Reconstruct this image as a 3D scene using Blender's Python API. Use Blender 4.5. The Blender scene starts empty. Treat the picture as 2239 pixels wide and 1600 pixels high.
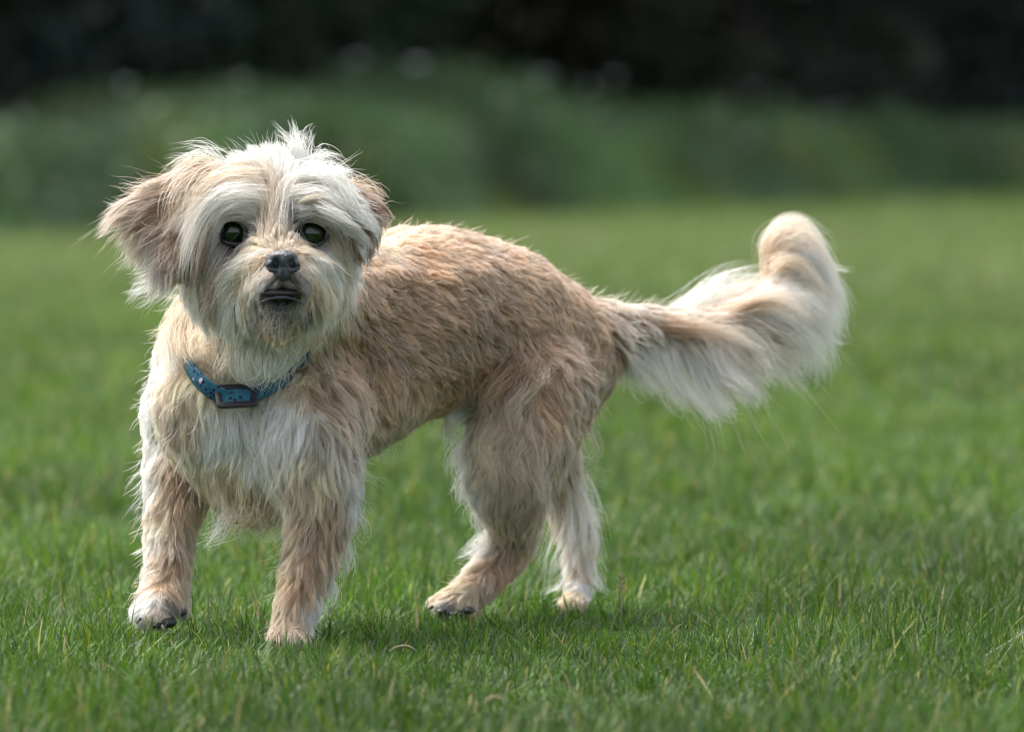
import bpy, math, os
import numpy as np
from mathutils import Vector, Matrix
from mathutils.bvhtree import BVHTree
from mathutils.kdtree import KDTree

DBG = os.environ.get('DBG', '')          # '' = everything
rng = np.random.default_rng(7)
R = math.radians
scene = bpy.context.scene
COL = scene.collection

# ------------------------------------------------------------------ camera, sky, sun
FPX, CAMY, CAMZ = 13750.0, -5.0, 0.364   # focal length in photo pixels, camera place
PITCH = math.atan(450 / FPX)
cam = bpy.data.cameras.new('camera')
cam.sensor_width = 36
cam.lens = 36 * FPX / 2239
cam.clip_start, cam.clip_end = 0.1, 2000
cam.dof.use_dof = True
cam.dof.focus_distance = 4.76
cam.dof.aperture_fstop = 7.8
camo = bpy.data.objects.new('camera', cam)
COL.objects.link(camo)
camo.location = (0, CAMY, CAMZ)
camo.rotation_euler = (R(90) - PITCH, 0, 0)
scene.camera = camo
if 'side' in DBG:
    camo.location = (3.2, -3.9, .5); camo.rotation_euler = (R(86), 0, R(39)); cam.dof.use_dof = False

SUN_EL, SUN_AZ = R(60), R(-58)           # azimuth measured from +Y (behind the dog) towards +X
world = bpy.data.worlds.new('World')
scene.world = world
world.use_nodes = True
nt = world.node_tree
bg = nt.nodes['Background']
sky = nt.nodes.new('ShaderNodeTexSky')
sky.sky_type = 'NISHITA'
sky.sun_disc = False
sky.sun_elevation = SUN_EL
sky.sun_rotation = SUN_AZ
sky.air_density, sky.dust_density, sky.ozone_density = 1.0, 5.0, .6
cl = nt.nodes.new('ShaderNodeHueSaturation')      # thin white cloud over the whole sky
cl.inputs['Saturation'].default_value = 0.45
nt.links.new(sky.outputs[0], cl.inputs['Color'])
nt.links.new(cl.outputs[0], bg.inputs[0])
bg.inputs[1].default_value = 0.15
sl = bpy.data.lights.new('sun', 'SUN')
sl.energy = 1.35
sl.angle = R(45)
sl.color = (1.0, 0.97, 0.92)
slo = bpy.data.objects.new('sun', sl)
COL.objects.link(slo)
sdir = Vector((math.sin(SUN_AZ) * math.cos(SUN_EL), math.cos(SUN_AZ) * math.cos(SUN_EL), math.sin(SUN_EL)))
slo.rotation_euler = sdir.to_track_quat('Z', 'Y').to_euler()
slo.location = sdir * 20

scene.view_settings.view_transform = 'Standard'
scene.view_settings.look = 'None'
scene.view_settings.exposure = 1.66
scene.view_settings.gamma = 1.0
scene.cycles.max_bounces = 8
scene.cycles.diffuse_bounces = 4
scene.cycles.transmission_bounces = 6
scene.cycles.transparent_max_bounces = 8
scene.cycles.use_denoising = 'raw' not in DBG
scene.cycles_curves.shape = 'RIBBONS'
scene.cycles.filter_width = 1.3

CAMP = np.array([0, CAMY, CAMZ])
_f = np.array([0, math.cos(PITCH), -math.sin(PITCH)])
_u = np.array([0, math.sin(PITCH), math.cos(PITCH)])
_r = np.array([1.0, 0, 0])


def ray(px, py):
    d = _f * FPX + _r * (px - 1119.5) + _u * (800 - py)
    return d / np.linalg.norm(d)


def P(px, py, Y):
    """world point seen at photo pixel (px, py) on the plane at depth Y"""
    d = ray(px, py)
    return CAMP + d * ((Y - CAMY) / d[1])


def M(pxs, Y=0.0):
    """length in metres of a length in photo pixels at depth Y"""
    return pxs / FPX * (Y - CAMY)


def to_px(p):
    v = p - CAMP
    z = v @ _f
    return np.stack([1119.5 + FPX * (v @ _r) / z, 800 - FPX * (v @ _u) / z], -1)


# ------------------------------------------------------------------ helpers
def tag(o, label=None, cat=None, group=None, kind=None):
    if label: o['label'] = label
    if cat: o['category'] = cat
    if group: o['group'] = group
    if kind: o['kind'] = kind
    return o


def link(name, data, parent=None, loc=None):
    o = bpy.data.objects.new(name, data)
    COL.objects.link(o)
    if loc is not None: o.location = loc
    if parent is not None:
        o.parent = parent
    return o


def mesh_np(name, verts, faces, mat=None, smooth=True):
    """faces: (n, k) int array"""
    me = bpy.data.meshes.new(name)
    verts = np.asarray(verts, np.float32); faces = np.asarray(faces, np.int32)
    n, k = faces.shape
    me.vertices.add(len(verts)); me.vertices.foreach_set('co', verts.ravel())
    me.loops.add(n * k); me.loops.foreach_set('vertex_index', faces.ravel())
    me.polygons.add(n)
    me.polygons.foreach_set('loop_start', np.arange(0, n * k, k, dtype=np.int32))
    me.polygons.foreach_set('loop_total', np.full(n, k, np.int32))
    me.polygons.foreach_set('use_smooth', np.full(n, smooth))
    me.update(calc_edges=True)
    if mat: me.materials.append(mat)
    return me


def face_color(me, cols, name='tint'):
    """cols: (n_faces, 3) -> face attribute"""
    a = me.attributes.new(name, 'FLOAT_COLOR', 'FACE')
    c = np.ones((len(cols), 4), np.float32); c[:, :3] = cols
    a.data.foreach_set('color', c.ravel())


def new_mat(name):
    m = bpy.data.materials.new(name)
    m.use_nodes = True
    nt = m.node_tree
    nt.nodes.clear()
    out = nt.nodes.new('ShaderNodeOutputMaterial')
    return m, nt, out


def principled(name, color, rough=0.5, noise=None, noise_scale=40, bump=0.0, bump_scale=300, coat=0.0, spec=0.5):
    m, nt, out = new_mat(name)
    b = nt.nodes.new('ShaderNodeBsdfPrincipled')
    nt.links.new(b.outputs[0], out.inputs[0])
    b.inputs['Base Color'].default_value = (*color, 1)
    b.inputs['Roughness'].default_value = rough
    b.inputs['Specular IOR Level'].default_value = spec
    b.inputs['Coat Weight'].default_value = coat
    b.inputs['Coat Roughness'].default_value = 0.02
    tc = nt.nodes.new('ShaderNodeTexCoord')
    if noise is not None:
        n = nt.nodes.new('ShaderNodeTexNoise'); n.inputs['Scale'].default_value = noise_scale
        n.inputs['Detail'].default_value = 6
        mx = nt.nodes.new('ShaderNodeMix'); mx.data_type = 'RGBA'
        mx.inputs[6].default_value = (*color, 1); mx.inputs[7].default_value = (*noise, 1)
        nt.links.new(tc.outputs['Object'], n.inputs['Vector'])
        nt.links.new(n.outputs[0], mx.inputs[0]); nt.links.new(mx.outputs[2], b.inputs['Base Color'])
    if bump:
        n = nt.nodes.new('ShaderNodeTexVoronoi'); n.inputs['Scale'].default_value = bump_scale
        bp = nt.nodes.new('ShaderNodeBump'); bp.inputs['Strength'].default_value = bump
        bp.inputs['Distance'].default_value = 0.0008
        nt.links.new(tc.outputs['Object'], n.inputs['Vector'])
        nt.links.new(n.outputs[0], bp.inputs['Height']); nt.links.new(bp.outputs[0], b.inputs['Normal'])
    return m


def leaf_mat(name, rough=0.55, trans=0.35, spec=0.35, gain=1.0):
    """foliage or grass: per-face tint attribute, part of the light passes through"""
    m, nt, out = new_mat(name)
    at = nt.nodes.new('ShaderNodeAttribute'); at.attribute_name = 'tint'
    b = nt.nodes.new('ShaderNodeBsdfPrincipled')
    b.inputs['Roughness'].default_value = rough
    b.inputs['Specular IOR Level'].default_value = spec
    t = nt.nodes.new('ShaderNodeBsdfTranslucent')
    hs = nt.nodes.new('ShaderNodeHueSaturation')
    hs.inputs['Saturation'].default_value = 1.1; hs.inputs['Value'].default_value = 1.3
    mx = nt.nodes.new('ShaderNodeMixShader'); mx.inputs[0].default_value = trans
    L = nt.links.new
    L(at.outputs['Color'], b.inputs['Base Color']); L(at.outputs['Color'], hs.inputs['Color'])
    L(hs.outputs[0], t.inputs[0]); L(b.outputs[0], mx.inputs[1]); L(t.outputs[0], mx.inputs[2])
    L(mx.outputs[0], out.inputs[0])
    return m


def fur_mat(name):
    m, nt, out = new_mat(name)
    L = nt.links.new
    at = nt.nodes.new('ShaderNodeAttribute'); at.attribute_name = 'fcol'
    h = nt.nodes.new('ShaderNodeBsdfHairPrincipled')
    h.model = 'CHIANG'; h.parametrization = 'COLOR'
    L(at.outputs['Color'], h.inputs['Color'])
    h.inputs['Roughness'].default_value = 0.42
    h.inputs['Radial Roughness'].default_value = 0.6
    h.inputs['Random Roughness'].default_value = 0.2
    d = nt.nodes.new('ShaderNodeBsdfDiffuse'); L(at.outputs['Color'], d.inputs[0])
    t = nt.nodes.new('ShaderNodeBsdfTranslucent'); L(at.outputs['Color'], t.inputs[0])
    mx = nt.nodes.new('ShaderNodeMixShader'); mx.inputs[0].default_value = 0.4
    L(d.outputs[0], mx.inputs[1]); L(t.outputs[0], mx.inputs[2])
    mx2 = nt.nodes.new('ShaderNodeMixShader'); mx2.inputs[0].default_value = 0.35
    L(mx.outputs[0], mx2.inputs[1]); L(h.outputs[0], mx2.inputs[2])
    L(mx2.outputs[0], out.inputs[0])
    return m

# ------------------------------------------------------------------ lawn, meadow, wood
GZ = -0.0065


def ground_z(x, y):
    x = np.asarray(x, float); y = np.asarray(y, float)
    w = np.clip((y + 3) / 40, 0.15, 1)
    z = 0.004 * np.sin(x * 5.1 + 1) * np.cos(y * 4.3) + 0.02 * w * np.sin(x * .8 + 2) * np.sin(y * .5)
    return GZ + z * np.clip((np.hypot(x, y + 0.1)) / 1.2, 0.15, 1)


def edge_y(x):                       # where the mown lawn ends and the tall meadow begins
    return np.clip(37 + 4.6 * x, 22, 90) + 0.8 * np.sin(x * 2.1)


def build_ground():
    xs = np.concatenate([-np.geomspace(400, 2, 40), np.linspace(-1.9, 1.9, 60), np.geomspace(2, 400, 40)])
    ys = np.concatenate([-np.geomspace(60, 7, 8), np.linspace(-6, 8, 120), np.geomspace(8.3, 700, 60)])
    X, Y = np.meshgrid(xs, ys)
    Z = ground_z(X, Y)
    v = np.stack([X, Y, Z], -1).reshape(-1, 3)
    ny, nx = X.shape
    i = (np.arange(ny - 1)[:, None] * nx + np.arange(nx - 1)).ravel()
    m, nt, out = new_mat('soil_and_moss')
    b = nt.nodes.new('ShaderNodeBsdfPrincipled'); b.inputs['Roughness'].default_value = 0.95
    b.inputs['Specular IOR Level'].default_value = 0.1
    tc = nt.nodes.new('ShaderNodeTexCoord'); n = nt.nodes.new('ShaderNodeTexNoise')
    n.inputs['Scale'].default_value = 22; n.inputs['Detail'].default_value = 8
    cr = nt.nodes.new('ShaderNodeValToRGB')
    cr.color_ramp.elements[0].position = .35; cr.color_ramp.elements[0].color = (.016, .036, .007, 1)
    cr.color_ramp.elements[1].position = .7; cr.color_ramp.elements[1].color = (.045, .085, .018, 1)
    L = nt.links.new
    L(tc.outputs['Object'], n.inputs['Vector']); L(n.outputs[0], cr.inputs[0]); L(cr.outputs[0], b.inputs['Base Color'])
    L(b.outputs[0], out.inputs[0])
    o = link('ground', mesh_np('ground', v, np.stack([i, i + 1, i + nx + 1, i + nx], -1), m))
    tag(o, kind='structure')


def vnoise(x, y, seed=0):
    """cheap smooth value noise in 0..1"""
    r = np.random.default_rng(seed).random((64, 64))
    xi, yi = np.floor(x).astype(int), np.floor(y).astype(int)
    fx, fy = x - xi, y - yi
    fx = fx * fx * (3 - 2 * fx); fy = fy * fy * (3 - 2 * fy)
    g = lambda a, b: r[a % 64, b % 64]
    return (g(xi, yi) * (1 - fx) + g(xi + 1, yi) * fx) * (1 - fy) + (g(xi, yi + 1) * (1 - fx) + g(xi + 1, yi + 1) * fx) * fy


def blade_mesh(base, h, w, az, lean, bend, cols, nseg=3, face_cam=0.0):
    """grass blades as tapered bent ribbons; returns verts, quads, colours"""
    n = len(base)
    s = np.linspace(0, 1, nseg + 1)
    d = np.stack([np.cos(az), np.sin(az), np.zeros(n)], -1)
    side_az = az + np.pi / 2 + rng.normal(0, .6, n)
    sd = np.stack([np.cos(side_az), np.sin(side_az), np.zeros(n)], -1)
    ang = lean[:, None] + bend[:, None] * s[None, :]
    ds = h[:, None] / nseg
    hor = np.concatenate([np.zeros((n, 1)), np.cumsum(np.sin(ang[:, :-1]) * ds, 1)], 1)
    ver = np.concatenate([np.zeros((n, 1)), np.cumsum(np.cos(ang[:, :-1]) * ds, 1)], 1)
    ver = np.maximum(ver, -0.2 * h[:, None])
    c = base[:, None, :] + d[:, None, :] * hor[..., None] + np.array([0, 0, 1.0]) * ver[..., None]
    wid = w[:, None] * np.array([0.75, 1.0, 0.8, 0.06] if nseg == 3 else [0.9, 1, .08])[None, :] * .5
    v = np.stack([c - sd[:, None] * wid[..., None], c + sd[:, None] * wid[..., None]], 2).reshape(-1, 3)
    b = (np.arange(n) * (nseg + 1) * 2)[:, None] + np.arange(nseg)[None] * 2
    q = np.stack([b, b + 1, b + 3, b + 2], -1).reshape(-1, 4)
    return v, q, np.repeat(cols, nseg, 0)


def grass_cols(n, x, y):
    g1 = np.array([.064, .130, .016]); g2 = np.array([.105, .180, .024]); g3 = np.array([.026, .064, .015])
    t = rng.random((n, 1)); c = np.where(t < .5, g1 + (g3 - g1) * t * 2 * .8, g1 + (g2 - g1) * (t - .5) * 2)
    pn = vnoise(x * 2.2 + 5, y * 1.1 + 9, 3)[:, None]
    yel = vnoise(x * .5 + 50, y * .22, 5)[:, None]
    c = c * (.6 + .75 * pn) * rng.uniform(.55, 1.4, (n, 1))
    c = c * (1 + np.array([.35, .1, .2]) * (yel - .35))
    k = rng.random(n)
    st = k < .03 
    c[st] = np.array([.34, .27, .14]) * rng.uniform(.6, 1.2, (st.sum(), 1))
    yl = (k > .022) & (k < .05)
    c[yl] = np.array([.26, .27, .05]) * rng.uniform(.6, 1.1, (yl.sum(), 1))
    bl = (k > .05) & (k < .18)                     # bluish blades, waxy sheen put into their colour
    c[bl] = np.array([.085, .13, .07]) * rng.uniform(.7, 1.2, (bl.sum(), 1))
    return c.clip(.005, .6)


def build_grass():
    V, Q, C = [], [], []
    off = 0

    def add(v, q, c):
        nonlocal off
        V.append(v); Q.append(q + off); C.append(c); off += len(v)

    def zone(y0, y1, xw0, xw1, dens, hm, wm, nseg=3, flat=.3, dry=0.0, skip=0.0):  # dry: how much pale sky sheen is mixed into the blade colour
        area = (y1 - y0) * (xw0 + xw1)
        n = int(area * dens)
        # uniform over the trapezoid
        u = rng.random(n * 2); yy = y0 + (y1 - y0) * u
        keep = rng.random(n * 2) < (xw0 + (xw1 - xw0) * u) / max(xw0, xw1)
        yy = yy[keep][:n]; uu = u[keep][:n]
        xx = rng.uniform(-1, 1, len(yy)) * (xw0 + (xw1 - xw0) * uu)
        # tufts: pull blades towards tuft centres
        cell = 0.03 * (1 if nseg == 3 else 3)
        row = np.floor(yy / cell)
        sh = np.modf(np.sin(row * 12.9898) * 43758.5453)[0]
        cx = (np.floor(xx / cell + sh) + .5 - sh) * cell; cy = (row + .5) * cell
        h1 = np.modf(np.sin(cx * 9127.1 + cy * 3111.7) * 4375.85)[0]; h2 = np.modf(np.sin(cx * 2693.3 + cy * 7834.9) * 2375.85)[0]
        jx = h1 * .75 * cell; jy = h2 * .75 * cell
        pull = rng.uniform(.0, .8, len(xx))
        xx += (cx + jx - xx) * pull; yy += (cy + jy - yy) * pull
        ok = (yy < edge_y(xx) + .3) & (np.abs(xx) > skip)
        xx, yy = xx[ok], yy[ok]; n = len(xx)
        hh = hm * rng.lognormal(0, .33, n) * (.65 + .7 * vnoise(xx * 4, yy * 4, 2)) 
        # less height right where the paws press
        az = rng.uniform(0, 2 * np.pi, n)
        away = np.arctan2(yy - cy[ok] - jy[ok], xx - cx[ok] - jx[ok])
        az = np.where(rng.random(n) < .6, away + rng.normal(0, .5, n), az)
        lay = rng.random(n) < flat * (1.25 - .9 * vnoise(xx * 11, yy * 9, 6))
        ww_ = .55 + .9 * vnoise(xx * 9, yy * 7, 8) ** 1.5
        hh = hh * ww_
        lean = np.where(lay, rng.uniform(.8, 1.45, n), np.abs(rng.normal(.2, .2, n)))
        bend = rng.uniform(.1, 1.1, n) * np.where(lay, .3, 1)
        ww = wm * rng.uniform(.6, 1.35, n)
        base = np.stack([xx, yy, ground_z(xx, yy) - .002], -1)
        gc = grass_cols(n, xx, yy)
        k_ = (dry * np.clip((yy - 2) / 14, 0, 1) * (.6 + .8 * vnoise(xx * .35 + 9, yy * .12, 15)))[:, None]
        gc = gc + (np.array([.165, .20, .075]) - gc) * k_.clip(0, .9)  # distant blades paled, the sheen of the sky put into their colour
        add(*blade_mesh(base, hh, ww, az, lean, bend, gc, nseg))

    zone(-1.75, 1.2, .95, 1.15, 56000, .0215, .0012, 3, .66)
    zone(1.2, 4.5, 1.2, 1.6, 16000, .022, .0020, 3, .55)
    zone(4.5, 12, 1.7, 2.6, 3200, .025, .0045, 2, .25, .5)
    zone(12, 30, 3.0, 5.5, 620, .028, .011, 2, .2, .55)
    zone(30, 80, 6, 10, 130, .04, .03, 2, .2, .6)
    zone(-3, 5, 4.5, 4.5, 3400, .026, .0036, 2, .4, 0, 1.0)
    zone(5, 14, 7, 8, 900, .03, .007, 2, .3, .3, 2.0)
    v = np.concatenate(V); q = np.concatenate(Q); c = np.concatenate(C)
    me = mesh_np('grass', v, q, leaf_mat('grass_blades', .55, .3, .3), smooth=False)
    face_color(me, c)
    o = link('grass', me)
    tag(o, 'short green mown lawn of fine blades with a few straw bits', 'grass', kind='stuff')


def leaf_cloud(c, r, n, size, col, colvar=.35, dark=None, shell=.5):
    """n small leaf quads filling an ellipsoid; returns verts, quads, colours"""
    d = rng.normal(size=(n, 3)); d /= np.linalg.norm(d, axis=1, keepdims=True)
    rad = rng.random(n) ** (1 / 3) * (1 - shell) + shell * rng.uniform(.75, 1.08, n)
    p = np.asarray(c) + d * rad[:, None] * np.asarray(r)
    a = rng.normal(size=(n, 3)); a /= np.linalg.norm(a, axis=1, keepdims=True)
    b = np.cross(a, rng.normal(size=(n, 3))); b /= np.linalg.norm(b, axis=1, keepdims=True)
    s = size * rng.uniform(.5, 1.3, (n, 1))
    v = np.stack([p - a * s, p + b * s * .5, p + a * s, p - b * s * .5], 1).reshape(-1, 3)
    q = np.arange(n * 4).reshape(n, 4)
    cc = np.asarray(col)[None] * (1 + colvar * rng.uniform(-1, 1, (n, 1)))
    return v, q, cc


def build_meadow():
    V, Q, C = [], [], []; off = 0

    def add(v, q, c):
        nonlocal off
        V.append(v); Q.append(q + off); C.append(c); off += len(v)
    # tall grass and stems, in a band that follows the lawn's edge
    n = 60000
    x = rng.uniform(-7, 13, n)
    dep = rng.random(n) ** 1.3 * 16 - 4
    y = edge_y(x) + dep + rng.normal(0, .3, n)
    hmax = (.26 + .0085 * y) * np.clip((dep + 4) / 4.8, .12, 1) ** 1.5 + .06 * np.clip(dep, 0, 3) + .22 * np.exp(-((x + .3) / 2.2) ** 2) * (dep > .8)
    hh = hmax * rng.uniform(.55, 1.0, n) * (.72 + .5 * vnoise(x * 1.6, y * .35, 21))
    ww = rng.uniform(.012, .035, n)
    base = np.stack([x, y, ground_z(x, y)], -1)
    pn = vnoise(x * 1.3, y * .3, 22)[:, None]; p2 = vnoise(x * 3.1, y * .5, 23)[:, None]
    cols = np.array([.040, .076, .026]) * (.1 + 1.7 * pn) + np.array([.032, .046, .032]) * p2 ** 2 * 1.2
    warm = (vnoise(x * 2.1 + 7, y * .4 + 3, 24)[:, None] > .78)
    cols = np.where(warm, cols * np.array([1.5, 1.05, .6]), cols)
    az = rng.uniform(0, 2 * np.pi, n)
    add(*blade_mesh(base, hh, ww, az, np.abs(rng.normal(.12, .1, n)), rng.uniform(0, .7, n), cols, 3))
    # broad leaves of nettle and dock
    n = 60000
    x = rng.uniform(-7, 13, n); dep = rng.random(n) ** 1.2 * 13 - 2
    y = edge_y(x) + dep + .2
    hm = (.22 + .0085 * y) * np.clip((dep + 2.5) / 3, .12, 1) ** 1.4 + .06 * np.clip(dep, 0, 3) + .2 * np.exp(-((x + .3) / 2.2) ** 2) * (dep > 1)
    z = rng.random(n) ** .7 * hm * (.6 + .6 * vnoise(x * 1.6, y * .35, 21))
    p = np.stack([x, y, z + ground_z(x, y)], -1)
    a = rng.normal(size=(n, 3)); a /= np.linalg.norm(a, axis=1, keepdims=True)
    b = np.cross(a, rng.normal(size=(n, 3))); b /= np.linalg.norm(b, axis=1, keepdims=True)
    s = rng.uniform(.02, .055, (n, 1))
    v = np.stack([p - a * s, p + b * s * .5, p + a * s, p - b * s * .5], 1).reshape(-1, 3)
    pn = vnoise(x * 1.3, y * .3, 22)[:, None]
    cc = np.array([.042, .080, .028]) * (.1 + 1.8 * pn) + np.array([.032, .046, .034]) * vnoise(x * 2.7, y * .4, 29)[:, None] ** 2
    add(v, np.arange(n * 4).reshape(n, 4), cc)
    me = mesh_np('meadow', np.concatenate(V), np.concatenate(Q), leaf_mat('meadow_leaves', .6, .3, .3), smooth=False)
    face_color(me, np.concatenate(C))
    o = link('meadow', me)
    tag(o, 'band of tall uncut meadow grass and nettles beyond the lawn', 'meadow plants', kind='stuff')


def build_flowers():
    """white umbels standing in and above the meadow: each plant a thing with stem and flower head"""
    fm = principled('white_petals', (.50, .54, .58), .7)
    sm = principled('flower_stem_green', (.06, .11, .03), .6)
    spots = [(905, 140, 1), (1190, 165, 1), (790, 130, .7), (1350, 170, .7), (1290, 190, .6), (1090, 205, .6),
             (520, 175, .4), (270, 185, .5), (1200, 250, .9), (1330, 270, 1), (1310, 235, .6),
             (1170, 270, .6), (1700, 210, .7), (1630, 300, .7), (1810, 245, .8), (1860, 240, .7), (1650, 195, .6), (1960, 215, .6), (390, 300, .9),
             (200, 320, .9), (150, 300, .6), (60, 260, .4), (1590, 230, .5), (450, 270, .5)]
    k = 0
    for px, py, s in spots:
        Yb = float(edge_y((px - 1119.5) / FPX * 45)) + rng.uniform(.6, 2.2)
        x = (px - 1119.5) / FPX * (Yb + 5)
        Yb = float(edge_y(x)) + rng.uniform(.5, 2.0)
        top = P(px, py, Yb)
        x = top[0]; g = float(ground_z(x, Yb))
        root = link('umbel_flower', None, loc=(x, Yb, g))
        row = sorted(q[0] for q in spots if (q[1] < 215) == (py < 215))
        nth = ['first', 'second', 'third', 'fourth', 'fifth', 'sixth', 'seventh', 'eighth', 'ninth', 'tenth', 'eleventh', 'twelfth', 'thirteenth', 'fourteenth', 'fifteenth', 'sixteenth', 'seventeenth', 'eighteenth'][row.index(px)]
        tag(root, 'blurred white umbel flower, ' + nth + ' from the left ' + ('along the top of the meadow' if py < 215 else 'low among the meadow plants'), 'flower', 'white umbel flowers scattered through the meadow')
        H = top[2] - g
        # stem: bent tapering four-sided tube
        t = np.linspace(0, 1, 6); br = .006 * (1 - .5 * t)
        sx = .03 * np.sin(t * 2 + k)
        ring = []
        for j in range(6):
            for a in range(5):
                ring.append((sx[j] + br[j] * math.cos(a * 1.2566), br[j] * math.sin(a * 1.2566), t[j] * H))
        q = [(j * 5 + a, j * 5 + (a + 1) % 5, (j + 1) * 5 + (a + 1) % 5, (j + 1) * 5 + a) for j in range(5) for a in range(5)]
        link('stem', mesh_np('stem', ring, q, sm), root)
        # head: umbellets of small petals
        vv, qq = [], []; o2 = 0
        for u in range(9):
            rr = 0 if u == 0 else .045 * s; a = u * .785
            v, q, _ = leaf_cloud((sx[-1] + rr * math.cos(a), rr * math.sin(a), H + (.008 if u == 0 else 0)), (.014 * s, .014 * s, .006), 18, .006, (1, 1, 1))
            vv.append(v); qq.append(q + o2); o2 += len(v)
        link('flower_head', mesh_np('flower_head', np.concatenate(vv), np.concatenate(qq), fm), root)
        k += 1


def tube(pts, rad, k=8):
    pts = np.asarray(pts, float); n = len(pts); V = []
    for i in range(n):
        t = pts[min(i + 1, n - 1)] - pts[max(i - 1, 0)]; t /= np.linalg.norm(t)
        a = np.cross(t, [.31, .9, .2]); a /= np.linalg.norm(a); b = np.cross(t, a)
        for j in range(k):
            th = 2 * np.pi * j / k
            V.append(pts[i] + rad[i] * (a * math.cos(th) + b * math.sin(th)))
    F = [(i * k + j, i * k + (j + 1) % k, (i + 1) * k + (j + 1) % k, (i + 1) * k + j) for i in range(n - 1) for j in range(k)]
    return np.array(V), np.array(F)


def build_trees():
    bark = principled('dark_bark', (.05, .04, .03), .9, (.03, .026, .022), 6)
    lm = leaf_mat('tree_leaves', .6, .12, .15)
    kinds = [('broad dark leafy tree behind the meadow', (.010, .018, .008)),
             ('bluish dark pointed tree behind the meadow', (.010, .017, .015)),
             ('brownish green tree behind the meadow', (.018, .019, .009))]
    names = {-3.9: 'leftmost in view', -1.9: 'second from the left in view', .2: 'third from the left, behind the dog', 2.2: 'fourth from the left, above the dog tail', 4.4: 'second from the right in view', 6.6: 'rightmost in view'}
    xs = [(-10.5, 0), (-7.6, 2), (-5.4, 0), (-3.9, 1), (-1.9, 0), (.2, 2), (2.2, 0), (4.4, 1), (6.6, 0), (8.8, 1), (11.4, 2), (14.5, 0), (18, 1), (-14, 1), (-18, 0), (22, 2)]
    for i, (x, kd) in enumerate(xs):
        y = float(edge_y(np.array(x * .6))) + 14 + (i % 3) * 2.2
        y = min(y, 84 + (i % 3) * 2)
        g = float(ground_z(x, y)); H = 8.5 + 2 * math.sin(i * 2.3)
        root = link('woodland_tree', None, loc=(x, y, g))
        where = names.get(x)
        if where is None:
            rank = sorted([q for q, _ in xs if (q < 0) == (x < 0) and q not in names], key=abs).index(x)
            where = ['nearest', 'second', 'third', 'fourth', 'fifth', 'sixth'][rank] + ' one outside the ' + ('left' if x < 0 else 'right') + ' edge of the view'
        tag(root, kinds[kd][0] + ', ' + where, 'tree', 'dark trees behind the meadow')
        pts = [(0, 0, -.2), (.1, 0, 1.2), (.05, .1, 3), (-.1, 0, 5), (0, 0, H * .85)]
        V, F = [tube(pts, [.24, .2, .16, .11, .04])[0]], [tube(pts, [.24, .2, .16, .11, .04])[1]]
        off = len(V[0])
        for b in range(9):
            a = b * 2.4 + i; z0 = .8 + b * .6; ln = 1.9 - .1 * b
            bp = [(0, 0, z0), (ln * .5 * math.cos(a), ln * .5 * math.sin(a), z0 + .4), (ln * math.cos(a), ln * math.sin(a), z0 + .5)]
            v, f = tube(bp, [.07, .045, .015], 6)
            V.append(v); F.append(f + off); off += len(v)
        link('trunk', mesh_np('trunk', np.concatenate(V), np.concatenate(F), bark), root)
        V, F, C = [], [], []; off = 0
        nb = 30
        for b in range(nb):
            t = b / nb; z = .35 + t * (H - .6); a = b * 2.399 + i
            rr = (1.9 if kd != 1 else 2.1 * (1 - t * .8)) * (1 - .45 * max(0, t - .55) / .45) * .75
            cx, cy = rr * math.cos(a) * rng.uniform(.6, 1), rr * math.sin(a) * rng.uniform(.6, 1)
            v, q, c = leaf_cloud((cx, cy, z), (.95, .95, .6), 330, .10, np.array(kinds[kd][1]) * rng.uniform(.5, 1.6), .4)
            V.append(v); F.append(q + off); C.append(c); off += len(v)
        me = mesh_np('crown', np.concatenate(V), np.concatenate(F), lm, smooth=False)
        face_color(me, np.concatenate(C))
        link('crown', me, root)
    # tree added out of view, only to darken the near lawn
    x, y = -5.2, -1.8
    root = link('added_shade_tree', None, loc=(x, y, float(ground_z(x, y))))
    tag(root, 'added spreading green tree, out of view left of the dog, shading the near lawn', 'tree')
    V, F = [], []; off = 0
    for pts, rad in (([(0, 0, -.2), (.05, 0, 1.5), (0, .1, 3), (.1, 0, 4.6), (0, 0, 7.5)], [.30, .25, .22, .17, .06]), ([(0, 0, 3.2), (1.2, -.1, 4.6), (2.6, -.2, 5.6), (4.0, -.1, 6.3)], [.13, .10, .07, .02]),
                     ([(0, 0, 3.8), (1.0, .9, 4.9), (2.2, 1.6, 5.5)], [.1, .07, .02]), ([(0, 0, 4), (-1.1, .5, 5), (-2.2, .8, 5.6)], [.1, .07, .02]), ([(.1, 0, 4.4), (.8, -1.2, 5.6), (1.5, -2.2, 6)], [.09, .05, .02])):
        v, f = tube(pts, rad, 9); V.append(v); F.append(f + off); off += len(v)
    link('trunk', mesh_np('trunk', np.concatenate(V), np.concatenate(F), bark), root)
    V, F, C = [], [], []; off = 0
    for cx, cy, cz in [(i * 1.0 - 1.2 + .2 * (j % 2), j * .8 - 3.2, 6.4 + .7 * k + .3 * math.sin(i * 3 + j)) for i in range(6) for j in range(7) for k in range(2) if not (j == 6 and i % 2)]:
        v, q, c = leaf_cloud((cx, cy, cz), (.8, .6, .5), 230, .075, np.array([.03, .055, .018]), .4)
        V.append(v); F.append(q + off); C.append(c); off += len(v)
    me = mesh_np('crown', np.concatenate(V), np.concatenate(F), lm, smooth=False)
    face_color(me, np.concatenate(C))
    link('crown', me, root)
    root.scale = (.8, .8, .72)
    r2 = root.copy(); COL.objects.link(r2); r2.location = (5.0, -1.4, r2.location.z); r2.scale = (-.8, .8, .66)  # mirrored copy, added out of view to darken the right corner
    r2['label'] = 'added spreading green tree, out of view right of the lawn, shading its right corner'
    for ch in list(root.children):
        c2 = ch.copy(); COL.objects.link(c2); c2.parent = r2
    # the wood that closes the view behind them
    V, F, C = [], [], []; off = 0
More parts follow.
